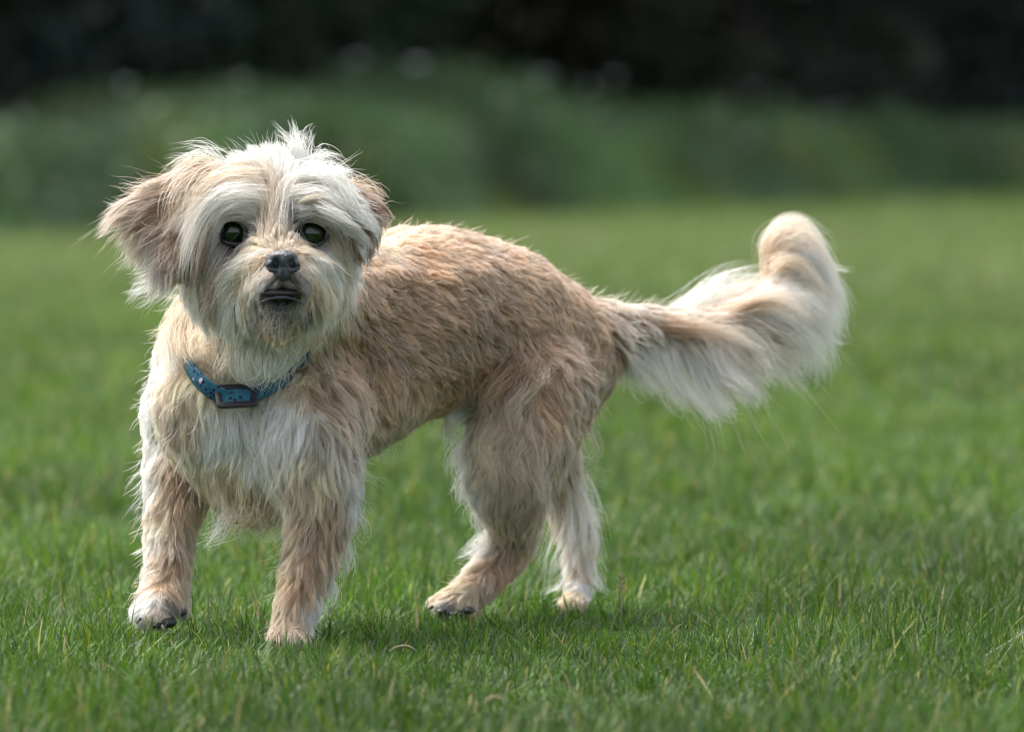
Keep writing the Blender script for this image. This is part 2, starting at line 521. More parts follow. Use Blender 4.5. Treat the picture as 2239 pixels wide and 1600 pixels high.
    for x in np.arange(-40, 60, 2.6):
        y = float(edge_y(np.array(x * .6))) + 24; y = min(y, 96)
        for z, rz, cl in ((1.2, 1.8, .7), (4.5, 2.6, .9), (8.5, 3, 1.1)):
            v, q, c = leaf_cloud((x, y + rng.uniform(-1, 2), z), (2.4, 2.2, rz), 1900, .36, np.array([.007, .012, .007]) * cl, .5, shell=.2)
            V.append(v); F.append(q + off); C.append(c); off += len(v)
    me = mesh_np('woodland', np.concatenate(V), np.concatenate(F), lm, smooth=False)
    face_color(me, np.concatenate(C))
    tag(link('woodland', me), 'dense dark wood closing the view behind the meadow', 'wood', kind='stuff')


def build_bits():
    straw = principled('dry_straw', (.42, .35, .20), .8, (.30, .23, .12), 200)
    # seed head on its dry stalk, right of the far hind paw
    g = P(1356, 1362, .02); g[2] = float(ground_z(g[0], g[1]))
    root = link('seed_head', None, loc=g)
    tag(root, 'dry straw coloured seed head on a bent stalk beside the far hind paw', 'seed head')
    v, f = tube([(0, 0, 0), (.001, 0, .012), (.0005, .001, .026), (.002, .001, .040)], [.0007, .0006, .0005, .0003], 6)
    link('stalk', mesh_np('stalk', v, f, straw), root)
    V, F, off = [], [], 0
    for i in range(16):
        a = i * 2.4; z = .024 + i * .0011; L_ = .006 - i * .00018
        v, f = tube([(.001, .001, z), (.001 + L_ * .6 * math.cos(a), L_ * .6 * math.sin(a), z + L_ * .35), (.001 + L_ * math.cos(a), L_ * math.sin(a), z + L_ * .75)], [.0003, .0006, .0001], 5)
        V.append(v); F.append(f + off); off += len(v)
    link('spikelets', mesh_np('spikelets', np.concatenate(V), np.concatenate(F), straw), root)
    # curled dead leaves lying in the turf
    dead = principled('dead_leaf', (.40, .34, .25), .85, (.24, .18, .12), 150)
    for (px, py, ln, cv, lab) in ((880, 1418, .018, 1.0, 'pale curled dead leaf lying in the grass right of the front paw'), (1395, 1215, .030, .5, 'long pale dry grass stem arching right of the far hind leg'),
                                  (1080, 1520, .014, 1.2, 'small pale dead leaf near the bottom edge below the dog')):
        Yg = CAMZ * FPX / max(py - 350, 1) * 1.0 + CAMY - .12
        c = P(px, py, Yg); c[2] = float(ground_z(c[0], Yg)) + .013
        root = link('dead_leaf' if ln < .03 else 'dry_stem', None, loc=c)
        tag(root, lab, 'dead leaf' if ln < .03 else 'dry stem')
        t = np.linspace(-1, 1, 14); w = .0022 * np.sqrt(np.clip(1 - t ** 2, 0.02, 1)) * (1 if ln < .03 else .3)
        x = t * ln * .55; z = .004 * np.cos(t * 1.3 * cv); y = .005 * np.sin(t * 2 * cv)
        V = []
        for j in range(14):
            for q in (-1, 0, 1): V.append((x[j], y[j] + q * w[j], z[j] + abs(q) * w[j] * .7))
            for q in (1, 0, -1): V.append((x[j], y[j] + q * w[j], z[j] + abs(q) * w[j] * .7 - .0004))
        F = [(j * 6 + a, j * 6 + (a + 1) % 6, (j + 1) * 6 + (a + 1) % 6, (j + 1) * 6 + a) for j in range(13) for a in range(6)]
        link('blade', mesh_np('blade', V, F, dead), root)


if 'nobg' in DBG:
    build_ground()
else:
    build_ground()
    build_grass()
    build_meadow()
    build_flowers()
    build_trees()
    build_bits()

# ------------------------------------------------------------------ the dog
# skeleton: chains of (x_px, y_px, depth, radius_px); the body faces the camera at about 45 degrees
CH = {
    'body': [
        [(470, 880, -.17, 128), (500, 930, -.165, 135), (560, 1002, -.16, 130)],
        [(400, 900, -.12, 78), (410, 970, -.115, 82)],
        [(470, 880, -.17, 128), (620, 850, -.12, 172), (760, 765, -.06, 195), (860, 708, -.02, 200), (960, 690, .02, 190),
         (1080, 706, .06, 170), (1180, 755, .10, 146), (1225, 790, .12, 118)],
        [(620, 900, -.13, 150), (760, 830, -.07, 165), (880, 770, -.01, 150), (1000, 760, .03, 135)],
        [(650, 930, -.19, 105), (700, 900, -.17, 110)],
        [(590, 690, -.20, 110), (540, 760, -.18, 112), (500, 850, -.16, 125)],
        [(620, 640, -.19, 115), (700, 680, -.13, 130), (800, 680, -.06, 150)],
        [(450, 700, -.15, 66), (440, 790, -.14, 88), (430, 880, -.13, 95)],
        [(1170, 860, .035, 132), (1150, 940, .02, 108)],
        [(1222, 855, .13, 88), (1195, 920, .135, 72)],
    ],
    'leg_rf': [[(405, 960, -.115, 78), (392, 1060, -.135, 58), (372, 1150, -.15, 44), (365, 1235, -.165, 38), (362, 1285, -.172, 38),
                (350, 1318, -.185, 43)],
               [(350, 1322, -.185, 38), (310, 1345, -.2, 23)], [(350, 1322, -.19, 38), (335, 1354, -.207, 22)],
               [(355, 1322, -.185, 34), (362, 1356, -.203, 19)], [(360, 1318, -.18, 32), (388, 1335, -.19, 17)]],
    'leg_lf': [[(665, 960, -.195, 108), (706, 1060, -.21, 68), (698, 1140, -.21, 52), (680, 1210, -.215, 46), (655, 1290, -.22, 40),
                (642, 1345, -.225, 37), (634, 1375, -.232, 37)],
               [(634, 1380, -.235, 30), (602, 1400, -.25, 18)], [(634, 1380, -.235, 30), (623, 1407, -.257, 18)],
               [(634, 1380, -.235, 30), (646, 1407, -.255, 18)], [(634, 1380, -.235, 30), (667, 1400, -.245, 17)]],
    'leg_lh': [[(1150, 930, .02, 112), (1110, 1000, .005, 88), (1105, 1060, 0, 68), (1125, 1125, .02, 50), (1118, 1190, .045, 42),
                (1080, 1240, .03, 36), (1040, 1285, .01, 34), (1005, 1310, 0, 32)],
               [(1005, 1310, 0, 28), (955, 1318, -.005, 19)], [(1005, 1315, -.005, 28), (968, 1334, -.02, 18)],
               [(1010, 1315, -.005, 28), (995, 1340, -.02, 18)], [(1015, 1315, 0, 27), (1028, 1338, -.012, 17)]],
    'leg_rh': [[(1200, 940, .13, 60), (1210, 1035, .13, 32), (1243, 1105, .135, 32), (1272, 1158, .14, 25), (1266, 1220, .13, 20),
                (1264, 1270, .12, 20), (1258, 1305, .105, 25)],
               [(1258, 1308, .105, 24), (1232, 1322, .09, 15)], [(1258, 1308, .105, 24), (1252, 1326, .088, 15)],
               [(1258, 1308, .105, 24), (1280, 1324, .093, 15)]],
    'tail': [[(1250, 740, .13, 90), (1320, 715, .15, 48), (1400, 712, .17, 34), (1480, 728, .19, 27), (1560, 722, .21, 24), (1630, 680, .225, 22),
              (1685, 620, .24, 22), (1715, 560, .25, 21), (1738, 520, .255, 18)]],
    'head': [[(560, 470, -.24, 98), (640, 470, -.24, 98)],
             [(600, 435, -.232, 84), (600, 520, -.247, 98)],
             [(500, 510, -.235, 72), (500, 610, -.24, 74)], [(692, 510, -.235, 68), (686, 600, -.24, 66)],
             [(520, 615, -.25, 78), (668, 615, -.25, 74)], [(545, 665, -.235, 62), (655, 662, -.235, 58)],
             [(605, 560, -.27, 80), (614, 588, -.305, 50)], [(617, 590, -.30, 46), (618, 597, -.326, 30)],
             [(590, 622, -.30, 42), (588, 626, -.322, 26)], [(645, 620, -.30, 42), (648, 624, -.322, 26)],
             [(560, 640, -.28, 40), (675, 635, -.28, 40)],
             [(612, 690, -.28, 46), (613, 684, -.312, 26)],
             [(478, 470, -.25, 44), (540, 455, -.270, 28)], [(660, 455, -.270, 28), (728, 470, -.25, 44)]],
}


def tri_fill(a, b, c, r, step):
    """a flap: little balls filling a triangle, thick near a"""
    a, b, c = [np.array(t, float) for t in (a, b, c)]
    n = max(3, int(max(np.linalg.norm((b - a)[:2]), np.linalg.norm((c - a)[:2])) / step))
    out = []
    for i in range(n + 1):
        for j in range(n + 1 - i):
            u, v = i / n, j / n
            p = a + (b - a) * u + (c - a) * v
            out.append((p[0], p[1], p[2] + .012 * math.sin(math.pi * (u + v)) - .012, r * (1 - .25 * (u + v))))
    return out


EARS = {
    'ear_r': tri_fill((452, 372, -.235), (318, 440, -.235), (392, 590, -.262), 15, 13) +
             tri_fill((452, 372, -.235), (452, 470, -.262), (392, 590, -.262), 13, 13),
    'ear_l': tri_fill((738, 395, -.232), (822, 452, -.222), (797, 545, -.24), 14, 13) +
             tri_fill((738, 395, -.232), (758, 470, -.255), (797, 545, -.24), 12, 13),
}


def ico(sub=2):
    import bmesh
    bm = bmesh.new(); bmesh.ops.create_icosphere(bm, subdivisions=sub, radius=1)
    v = np.array([x.co[:] for x in bm.verts]); f = np.array([[x.index for x in p.verts] for p in bm.faces]); bm.free()
    return v, f


ICO1, ICO2, ICO3 = ico(1), ico(2), ico(4)


def build_skin():
    prims = []                           # centre, radius, group
    for g, chains in CH.items():
        for ch in chains:
            pts = [(P(x, y, Y), M(r, Y)) for x, y, Y, r in ch]
            for (p0, r0), (p1, r1) in zip(pts[:-1], pts[1:]):
                n = max(1, int(np.linalg.norm(p1 - p0) / (min(r0, r1) * .22)) + 1)
                for k in range(n):
                    t = k / n; prims.append((p0 + (p1 - p0) * t, r0 + (r1 - r0) * t, g))
            prims.append((pts[-1][0], pts[-1][1], g))
    for g, balls in EARS.items():
        for x, y, Y, r in balls: prims.append((P(x, y, Y), M(r, Y), g))
    V, F = [], []; off = 0
    for c, r, g in prims:
        v, f = ICO2 if r > .012 else ICO1
        V.append(v * r * (1.0 if r > .012 else 1.05) + c); F.append(f + off); off += len(v)
    me = mesh_np('rough', np.concatenate(V), np.concatenate(F))
    o = link('rough', me)
    rm = o.modifiers.new('r', 'REMESH'); rm.mode = 'VOXEL'; rm.voxel_size = .0024
    sm = o.modifiers.new('s', 'SMOOTH'); sm.factor = .6; sm.iterations = 11
    dg = bpy.context.evaluated_depsgraph_get()
    out = bpy.data.meshes.new_from_object(o.evaluated_get(dg))
    bpy.data.objects.remove(o)
    out.name = 'body'
    return out, prims


skin_me, PRIMS = build_skin()
PC = np.array([p[0] for p in PRIMS]); PR = np.array([p[1] for p in PRIMS])
GNAMES = ['body', 'leg_rf', 'leg_lf', 'leg_lh', 'leg_rh', 'tail', 'head', 'ear_r', 'ear_l']
PG = np.array([GNAMES.index(p[2]) for p in PRIMS])


def group_of(p):
    out = np.zeros(len(p), int)
    for i in range(0, len(p), 20000):
        d = np.linalg.norm(p[i:i + 20000, None] - PC[None], axis=2) - PR
        out[i:i + 20000] = PG[np.argmin(d, 1)]
    return out


SV = np.empty(len(skin_me.vertices) * 3); skin_me.vertices.foreach_get('co', SV); SV = SV.reshape(-1, 3)
skin_me.calc_loop_triangles()
ST = np.empty(len(skin_me.loop_triangles) * 3, int); skin_me.loop_triangles.foreach_get('vertices', ST); ST = ST.reshape(-1, 3)
BVH = BVHTree.FromPolygons([tuple(v) for v in SV], [tuple(t) for t in ST])
print('skin verts', len(SV))

DOGO = P(900, 1351, 0.0); DOGO[2] = GZ
dog = link('dog', None, loc=DOGO)
tag(dog, 'small shaggy cream and tan dog in a blue patterned collar walking across the lawn', 'dog')
DL = Vector(-DOGO)


def part(name, me, parent=None, shift=True):
    """a part given in world coordinates, parented to the dog"""
    o = link(name, me, parent if parent is not None else dog)
    if parent is None: o.location = DL
    return o


def ell(c, r, rot=None, v=ICO3[0]):
    q = v * np.asarray(r)
    if rot is not None: q = q @ np.asarray(rot.to_3x3()).T
    return q + np.asarray(c)


def hit(px, py):
    d = Vector(ray(px, py)); o = Vector(CAMP)
    loc, nor, i, dist = BVH.ray_cast(o, d)
    return (np.array(loc), np.array(nor)) if loc is not None else (None, None)


def remeshed(name, balls, voxel, iters, mat, post=None):
    V, F = [], []; off = 0
    for c, r in balls:
        v = ell(c, r, v=ICO2[0] if np.max(r) < .02 else ICO3[0]); f = ICO2[1] if np.max(r) < .02 else ICO3[1]
        V.append(v); F.append(f + off); off += len(v)
    o = link('rough', mesh_np('rough', np.concatenate(V), np.concatenate(F)))
    rm = o.modifiers.new('r', 'REMESH'); rm.mode = 'VOXEL'; rm.voxel_size = voxel
    sm = o.modifiers.new('s', 'SMOOTH'); sm.factor = .5; sm.iterations = iters
    me = bpy.data.meshes.new_from_object(o.evaluated_get(bpy.context.evaluated_depsgraph_get()))
    bpy.data.objects.remove(o)
    me.name = name
    if post is not None:
        co = np.empty(len(me.vertices) * 3); me.vertices.foreach_get('co', co); co = post(co.reshape(-1, 3))
        me.vertices.foreach_set('co', co.ravel()); me.update()
    me.polygons.foreach_set('use_smooth', np.ones(len(me.polygons), bool))
    me.materials.clear(); me.materials.append(mat)
    return me


# --- body skin
skin_mat = principled('skin', (.40, .30, .23), .8, (.52, .43, .36), 30)
skin_mat = leaf_mat('skin', .8, .0, .2)
skin_me.materials.clear(); skin_me.materials.append(skin_mat)
skin_me.polygons.foreach_set('use_smooth', np.ones(len(skin_me.polygons), bool))
body = part('body', skin_me)

# --- eyes
EYES = []


def eye_mat():
    m, nt, out = new_mat('eye_wet')
    b = nt.nodes.new('ShaderNodeBsdfPrincipled'); L = nt.links.new
    tc = nt.nodes.new('ShaderNodeTexCoord')
    sp = nt.nodes.new('ShaderNodeSeparateXYZ')
    L(tc.outputs['Object'], sp.inputs[0])
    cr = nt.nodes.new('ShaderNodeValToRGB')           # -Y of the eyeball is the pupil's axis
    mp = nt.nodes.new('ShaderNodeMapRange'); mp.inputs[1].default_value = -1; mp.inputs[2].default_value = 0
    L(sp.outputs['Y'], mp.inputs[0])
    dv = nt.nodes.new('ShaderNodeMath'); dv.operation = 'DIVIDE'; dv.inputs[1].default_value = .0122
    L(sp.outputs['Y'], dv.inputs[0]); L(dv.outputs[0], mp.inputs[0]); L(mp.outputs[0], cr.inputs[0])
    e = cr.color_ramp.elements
    e[0].position = 0; e[0].color = (.006, .026, .002, 1)  # green centre: the lawn's reflection put into the eye colour
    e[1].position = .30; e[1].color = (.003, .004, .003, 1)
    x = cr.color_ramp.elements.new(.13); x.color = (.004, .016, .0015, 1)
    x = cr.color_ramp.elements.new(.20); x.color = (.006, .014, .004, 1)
    nz = nt.nodes.new('ShaderNodeTexNoise'); nz.inputs['Scale'].default_value = 260
    mx = nt.nodes.new('ShaderNodeMix'); mx.data_type = 'RGBA'; mx.blend_type = 'MULTIPLY'; mx.inputs[0].default_value = .7
    L(tc.outputs['Object'], nz.inputs['Vector']); L(cr.outputs[0], mx.inputs[6]); L(nz.outputs[0], mx.inputs[7])
    L(mx.outputs[2], b.inputs['Base Color'])
    b.inputs['Roughness'].default_value = .06; b.inputs['Specular IOR Level'].default_value = .4
    b.inputs['Coat Weight'].default_value = .25; b.inputs['Coat Roughness'].default_value = .01
    L(b.outputs[0], out.inputs[0])
    return m


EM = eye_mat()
LID = principled('eyelid_skin', (.012, .011, .02), .28, spec=.6)
for px, py, tw in ((512, 509, .12), (679, 512, .1)):
    h, n = hit(px, py)
    vd = ray(px, py)
    r = .0122
    c = h + vd * .0046
    EYES.append((c, r))
    look = Vector((0.06, -1, .12)).normalized()
    rotm = look.to_track_quat('-Y', 'Z').to_matrix()
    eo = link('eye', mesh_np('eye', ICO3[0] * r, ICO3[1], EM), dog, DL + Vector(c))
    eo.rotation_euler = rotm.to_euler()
    # dark wet rim of the lids: ring with an almond opening, lying on the ball
    k, m = 28, 8
    V = []
    for i in range(k):
        a = 2 * math.pi * i / k
        rx, rz = .0114, (.0084 if math.sin(a) > 0 else .0094)
        x, z = rx * math.cos(a) * (1.06), rz * math.sin(a) - tw * .004 * math.cos(a)
        y = -math.sqrt(max(r * r * 1.02 - x * x - z * z, (.25 * r) ** 2))
        cc = np.array([x, y, z]); rad = .0012 if math.sin(a) > 0 else .0016
        ra = cc / np.linalg.norm(cc); t = np.cross(ra, [0, -1, 0]); t /= np.linalg.norm(t)
        bi = np.cross(t, ra)
        for j in range(m):
            th = 2 * math.pi * j / m
            V.append(cc + rad * (ra * math.cos(th) + bi * math.sin(th)))
    F = [(i * m + j, i * m + (j + 1) % m, ((i + 1) % k) * m + (j + 1) % m, ((i + 1) % k) * m + j) for i in range(k) for j in range(m)]
    link('eyelid', mesh_np('eyelid', V, F, LID), eo)

# --- nose
nose_mat = principled('nose_leather', (.042, .047, .058), .38, (.065, .07, .085), 120, bump=.55, bump_scale=900, spec=.5)
NC = P(618, 579, -.338)


def npt(px, py, dy=0): return P(px, py, -.338 + dy)


def nostril(co):
    for px, sgn in ((603, -1), (638, 1)):
        c = npt(px, 578, -.012)
        d = (co - c) / np.array([.0030, .010, .0042])
        w = np.exp(-(d ** 2).sum(1) * 1.1)
        co[:, 1] += w * .0078
        # comma slit running outwards
        c2 = npt(px + sgn * 9, 584, -.009)
        d = (co - c2) / np.array([.0030, .010, .0014])
        co[:, 1] += np.exp(-(d ** 2).sum(1)) * .0035
    c = npt(618, 600, -.01); d = (co - c) / np.array([.0008, .01, .006])
    co[:, 1] += np.exp(-(d ** 2).sum(1)) * .0018
    return co


nose_me = remeshed('nose', [(npt(618, 568), (.0122, .0085, .0078)), (npt(600, 580, -.001), (.0068, .0075, .0062)),
                            (npt(639, 580, -.001), (.0064, .0075, .0062)), (npt(619, 592, .0005), (.0075, .007, .0075)),
                            (npt(619, 572, .006), (.011, .009, .008))], .0005, 6, nose_mat, nostril)
nose = part('nose', nose_me)
hole = principled('nostril_shade', (.004, .003, .004), .5)  # black solids, the shade inside the nostrils put into colour
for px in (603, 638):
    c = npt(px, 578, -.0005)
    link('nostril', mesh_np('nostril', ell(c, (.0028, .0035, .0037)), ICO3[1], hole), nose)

# --- mouth
mouth_in = principled('mouth_shade', (.012, .006, .008), .35)  # near-black solid, the shade of the open mouth put into colour
lip_mat = principled('lip_skin', (.035, .036, .05), .35, (.07, .07, .095), 160, bump=.3, bump_scale=500)
tongue_mat = principled('gum_pink', (.10, .05, .065), .3)
MC = P(614, 643, -.327)
mouth = part('mouth', mesh_np('mouth', ell(P(614, 641, -.3275), (.0165, .0105, .0050)), ICO3[1], mouth_in))
pts = [P(x, y, Y) for x, y, Y in ((560, 669, -.325), (571, 661, -.330), (586, 654, -.3345), (605, 650, -.337), (624, 650, -.337),
                                  (642, 653, -.3345), (656, 660, -.330), (667, 668, -.325))]
v, f = tube(pts, [.0003, .0007, .0009, .0010, .0010, .0009, .0007, .0003], 10)
link('lower_lip', mesh_np('lower_lip', v, f, lip_mat), mouth)
link('gum', mesh_np('gum', ell(P(617, 645, -.3315), (.0085, .005, .0018)), ICO3[1], tongue_mat), mouth)
# --- paws: pads and claws that show under the hair
pad_mat = principled('paw_pad_skin', (.018, .018, .024), .5, (.04, .04, .05), 90, bump=.5, bump_scale=700)
for bx, by, Y, rx, rz in ((362, 1360, -.203, 25, 13), (392, 1337, -.192, 17, 12), (340, 1366, -.208, 14, 9), (997, 1341, -.021, 20, 9), (1024, 1334, -.016, 15, 9), (966, 1336, -.02, 13, 9)):
    c = P(bx, by, Y)
    part('paw_pad', mesh_np('paw_pad', ell(c, (M(rx, Y), M(22, Y), M(rz, Y))), ICO3[1], pad_mat))
claw_mat = principled('claw_horn', (.06, .05, .05), .6)
for bx, by, Y, dx, dy in ((306, 1352, -.216, -8, 12), (328, 1366, -.222, -5, 14), (356, 1368, -.218, 2, 14), (945, 1326, -.02, -11, 9), (958, 1342, -.034, -7, 11), (986, 1349, -.036, 0, 12),
                          (600, 1403, -.266, -4, 9), (624, 1408, -.272, 0, 9), (648, 1407, -.27, 2, 9)):
    p = [P(bx, by, Y), P(bx + dx * .6, by + dy * .5, Y - .004), P(bx + dx, by + dy, Y - .004)]
    v, f = tube(p, [.0015, .0012, .0003], 8)
    part('claw', mesh_np('claw', v, f, claw_mat))

# --- collar
COLW, COLT = .0122, .0016
front = [(402, 775), (414, 806), (440, 838), (475, 862), (512, 873), (552, 862), (592, 842), (628, 815), (656, 782)]
cp = []
for i, (x, y) in enumerate(front):
    h, n = hit(x, y)
    if h is None: h = np.array(BVH.find_nearest(Vector(P(x, y, -.18)))[0])
    cp.append(h - ray(x, y) * (.011 + (.003 if 2 < i < 6 else 0)))
cp = np.array(cp)
cp[:, 1] = np.convolve(np.concatenate([[cp[0, 1]], cp[:, 1], [cp[-1, 1]]]), [.25, .5, .25], 'valid')
back = [(700, 715, -.155), (712, 640, -.10), (640, 575, -.09), (520, 590, -.11), (440, 665, -.14), (412, 725, -.175)]
CP = list(cp) + [P(*b) for b in back]


def catmull(pts, n, closed=True):
    pts = np.asarray(pts); N = len(pts); out = []
    for i in range(N if closed else N - 1):
        p0, p1, p2, p3 = [pts[(i + k) % N] if closed else pts[min(max(i + k, 0), N - 1)] for k in (-1, 0, 1, 2)]
        for t in np.arange(n) / n:
            out.append(.5 * (2 * p1 + (p2 - p0) * t + (2 * p0 - 5 * p1 + 4 * p2 - p3) * t * t + (3 * p1 - p0 - 3 * p2 + p3) * t ** 3))
    if not closed: out.append(pts[-1])
    return np.array(out)


def strap_mesh(name, line, width, thick, mat, closed, cen, uv0=0.0, out0=0.0, wave=0.0, up=None):
    n = len(line)
    tan = np.roll(line, -1, 0) - np.roll(line, 1, 0)
    if not closed: tan[0] = line[1] - line[0]; tan[-1] = line[-1] - line[-2]
    tan /= np.linalg.norm(tan, axis=1, keepdims=True)
    outw = line - cen
    axis = np.array([-.18, .55, .80]); axis /= np.linalg.norm(axis)     # the neck's direction
    outw = outw - (outw @ axis)[:, None] * axis
    outw -= (outw * tan).sum(1, keepdims=True) * tan
    outw /= np.linalg.norm(outw, axis=1, keepdims=True)
    wd = np.cross(tan, outw); wd *= np.sign(wd @ axis)[:, None]
    K = 6
    V, UV = [], []
    arc = np.concatenate([[0], np.cumsum(np.linalg.norm(np.diff(line, axis=0), axis=1))])
    for side in (1, -1):
        for k in range(K + 1):
            u = (k / K - .5) * width
            off = out0 + side * thick * .5 + wave * np.sin(k * 2.6) + .0006 * math.cos(math.pi * (k / K - .5))
            V.append(line + wd * u + outw * off); UV.append(np.stack([arc + uv0, np.full(n, u)], -1))
    V = np.stack(V, 1); UV = np.stack(UV, 1)             # n x 14
    V = V.reshape(-1, 3); UV = UV.reshape(-1, 2)
    order = list(range(K + 1)) + list(range(2 * K + 1, K, -1))
    F = []; W = 2 * (K + 1)
    for i in range(n if closed else n - 1):
        j = (i + 1) % n
        for a in range(W):
            b = (a + 1) % W
            F.append((i * W + order[a], i * W + order[b], j * W + order[b], j * W + order[a]))
    me = mesh_np(name, V, np.array(F), mat)
    uvl = me.uv_layers.new(name='UVMap')
    uvl.data.foreach_set('uv', UV[np.array(F).ravel()].astype(np.float32).ravel())
    return me, tan, outw, wd


def collar_mat():
    m, nt, out = new_mat('patterned_webbing')
    L = nt.links.new
    b = nt.nodes.new('ShaderNodeBsdfPrincipled'); b.inputs['Roughness'].default_value = .75
    b.inputs['Specular IOR Level'].default_value = .25
    uv = nt.nodes.new('ShaderNodeUVMap')
    def spots(scale, seed, thr, sx=1.0, sy=1.0, rot=0.0):
        mp = nt.nodes.new('ShaderNodeMapping'); mp.inputs['Location'].default_value = (seed, seed * .37, 0)
        mp.inputs['Scale'].default_value = (sx * scale, sy * scale, 1); mp.inputs['Rotation'].default_value = (0, 0, rot)
        v = nt.nodes.new('ShaderNodeTexVoronoi'); v.inputs['Scale'].default_value = 1; v.inputs['Randomness'].default_value = .75
        c = nt.nodes.new('ShaderNodeMath'); c.operation = 'LESS_THAN'; c.inputs[1].default_value = thr
        L(uv.outputs[0], mp.inputs[0]); L(mp.outputs[0], v.inputs['Vector']); L(v.outputs['Distance'], c.inputs[0])
        return c.outputs[0]
    def mix(fac, a, col):
        x = nt.nodes.new('ShaderNodeMix'); x.data_type = 'RGBA'; L(fac, x.inputs[0]); x.inputs[7].default_value = (*col, 1)
        if isinstance(a, tuple): x.inputs[6].default_value = (*a, 1)
        else: L(a, x.inputs[6])
        return x.outputs[2]
    nz = nt.nodes.new('ShaderNodeTexNoise'); nz.inputs['Scale'].default_value = 300
    tc = nt.nodes.new('ShaderNodeTexCoord'); L(tc.outputs['Object'], nz.inputs['Vector'])
    base = mix(nz.outputs[0], (.016, .08, .135), (.038, .16, .23))
    c = mix(spots(210, 3.1, .33), base, (.012, .02, .06))
    c = mix(spots(150, 9.7, .19, 1.0, .5, .6), c, (.62, .55, .62))
    L(c, b.inputs['Base Color'])
    # woven ribs
    wv = nt.nodes.new('ShaderNodeTexWave'); wv.inputs['Scale'].default_value = 900; wv.bands_direction = 'X'
    L(uv.outputs[0], wv.inputs['Vector'])
    bp = nt.nodes.new('ShaderNodeBump'); bp.inputs['Strength'].default_value = .35; bp.inputs['Distance'].default_value = .0003
    L(wv.outputs[0], bp.inputs['Height']); L(bp.outputs[0], b.inputs['Normal'])
    L(b.outputs[0], out.inputs[0])
    return m


CM = collar_mat()
line = catmull(CP, 14)
CEN = line.mean(0)
cme, ctan, cout, cwd = strap_mesh('collar', line, COLW, COLT, CM, True, CEN)
collar = part('collar', cme)
CLINE = line[:9 * 14 - 10]
# second layer of strap coming out of the slider, gathered
ib, ie = 14 * 1 + 2, 14 * 4 + 2
seg = line[ib:ie] + cwd[ib:ie] * (.0008 + .0042 * np.linspace(1, 0.1, ie - ib)[:, None])
sme, *_ = strap_mesh('strap_end', seg, COLW * .85, .0012, CM, False, CEN, uv0=.31, out0=.0026, wave=.0005)
link('strap_end', sme, collar)
# slider buckle
bi = 14 * 4 + 1
bc, bt, bo, bw = line[bi] + cout[bi] * .0060, ctan[bi], cout[bi], cwd[bi]
bmat = principled('buckle_plastic', (.012, .012, .018), .4, (.022, .021, .03), 60)


def frame_mesh(W, H, bar, t, r, n=8):
    """rounded rectangular ring, thickness t, bowed to follow the neck"""
    def rr(w, h, rad):
        o = []
        for cx, cy, a0 in ((w / 2 - rad, h / 2 - rad, 0), (-w / 2 + rad, h / 2 - rad, 90), (-w / 2 + rad, -h / 2 + rad, 180), (w / 2 - rad, -h / 2 + rad, 270)):
            for i in range(n):
                a = R(a0 + 90 * i / (n - 1)); o.append((cx + rad * math.cos(a), cy + rad * math.sin(a)))
        return np.array(o)
    o, i_ = rr(W, H, r), rr(W - 2 * bar, H - 2 * bar, r * .5)
    o2, i2 = rr(W - .0008, H - .0008, r), rr(W - 2 * bar + .0008, H - 2 * bar + .0008, r * .5)
    rings = [(o, -t / 2), (o, t / 2 - .0004), (o2, t / 2), (i2, t / 2), (i_, t / 2 - .0004), (i_, -t / 2)]
    V = []
    for ring, z in rings:
        for x, y in ring: V.append((x, y, z - 9 * x * x))
    N = len(o); F = []
    for a in range(6):
        b = (a + 1) % 6
        for k in range(N): F.append((a * N + k, a * N + (k + 1) % N, b * N + (k + 1) % N, b * N + k))
    return np.array(V), np.array(F)


v, f = frame_mesh(.0318, .0198, .0040, .0034, .0042)
B = np.stack([bt, bw, bo], 0)
link('buckle', mesh_np('buckle', v @ B + bc, f, bmat), collar)
# the strap bulging through the slider
u = np.linspace(-1, 1, 15)
bl = bc + np.outer(u * .0112, bt) + np.outer(.0016 * (1 - u ** 2) - .0022, bo)
sm2, *_ = strap_mesh('strap_loop', bl, COLW * 1.02, .0014, CM, False, CEN, uv0=.5)
link('strap_loop', sm2, collar)

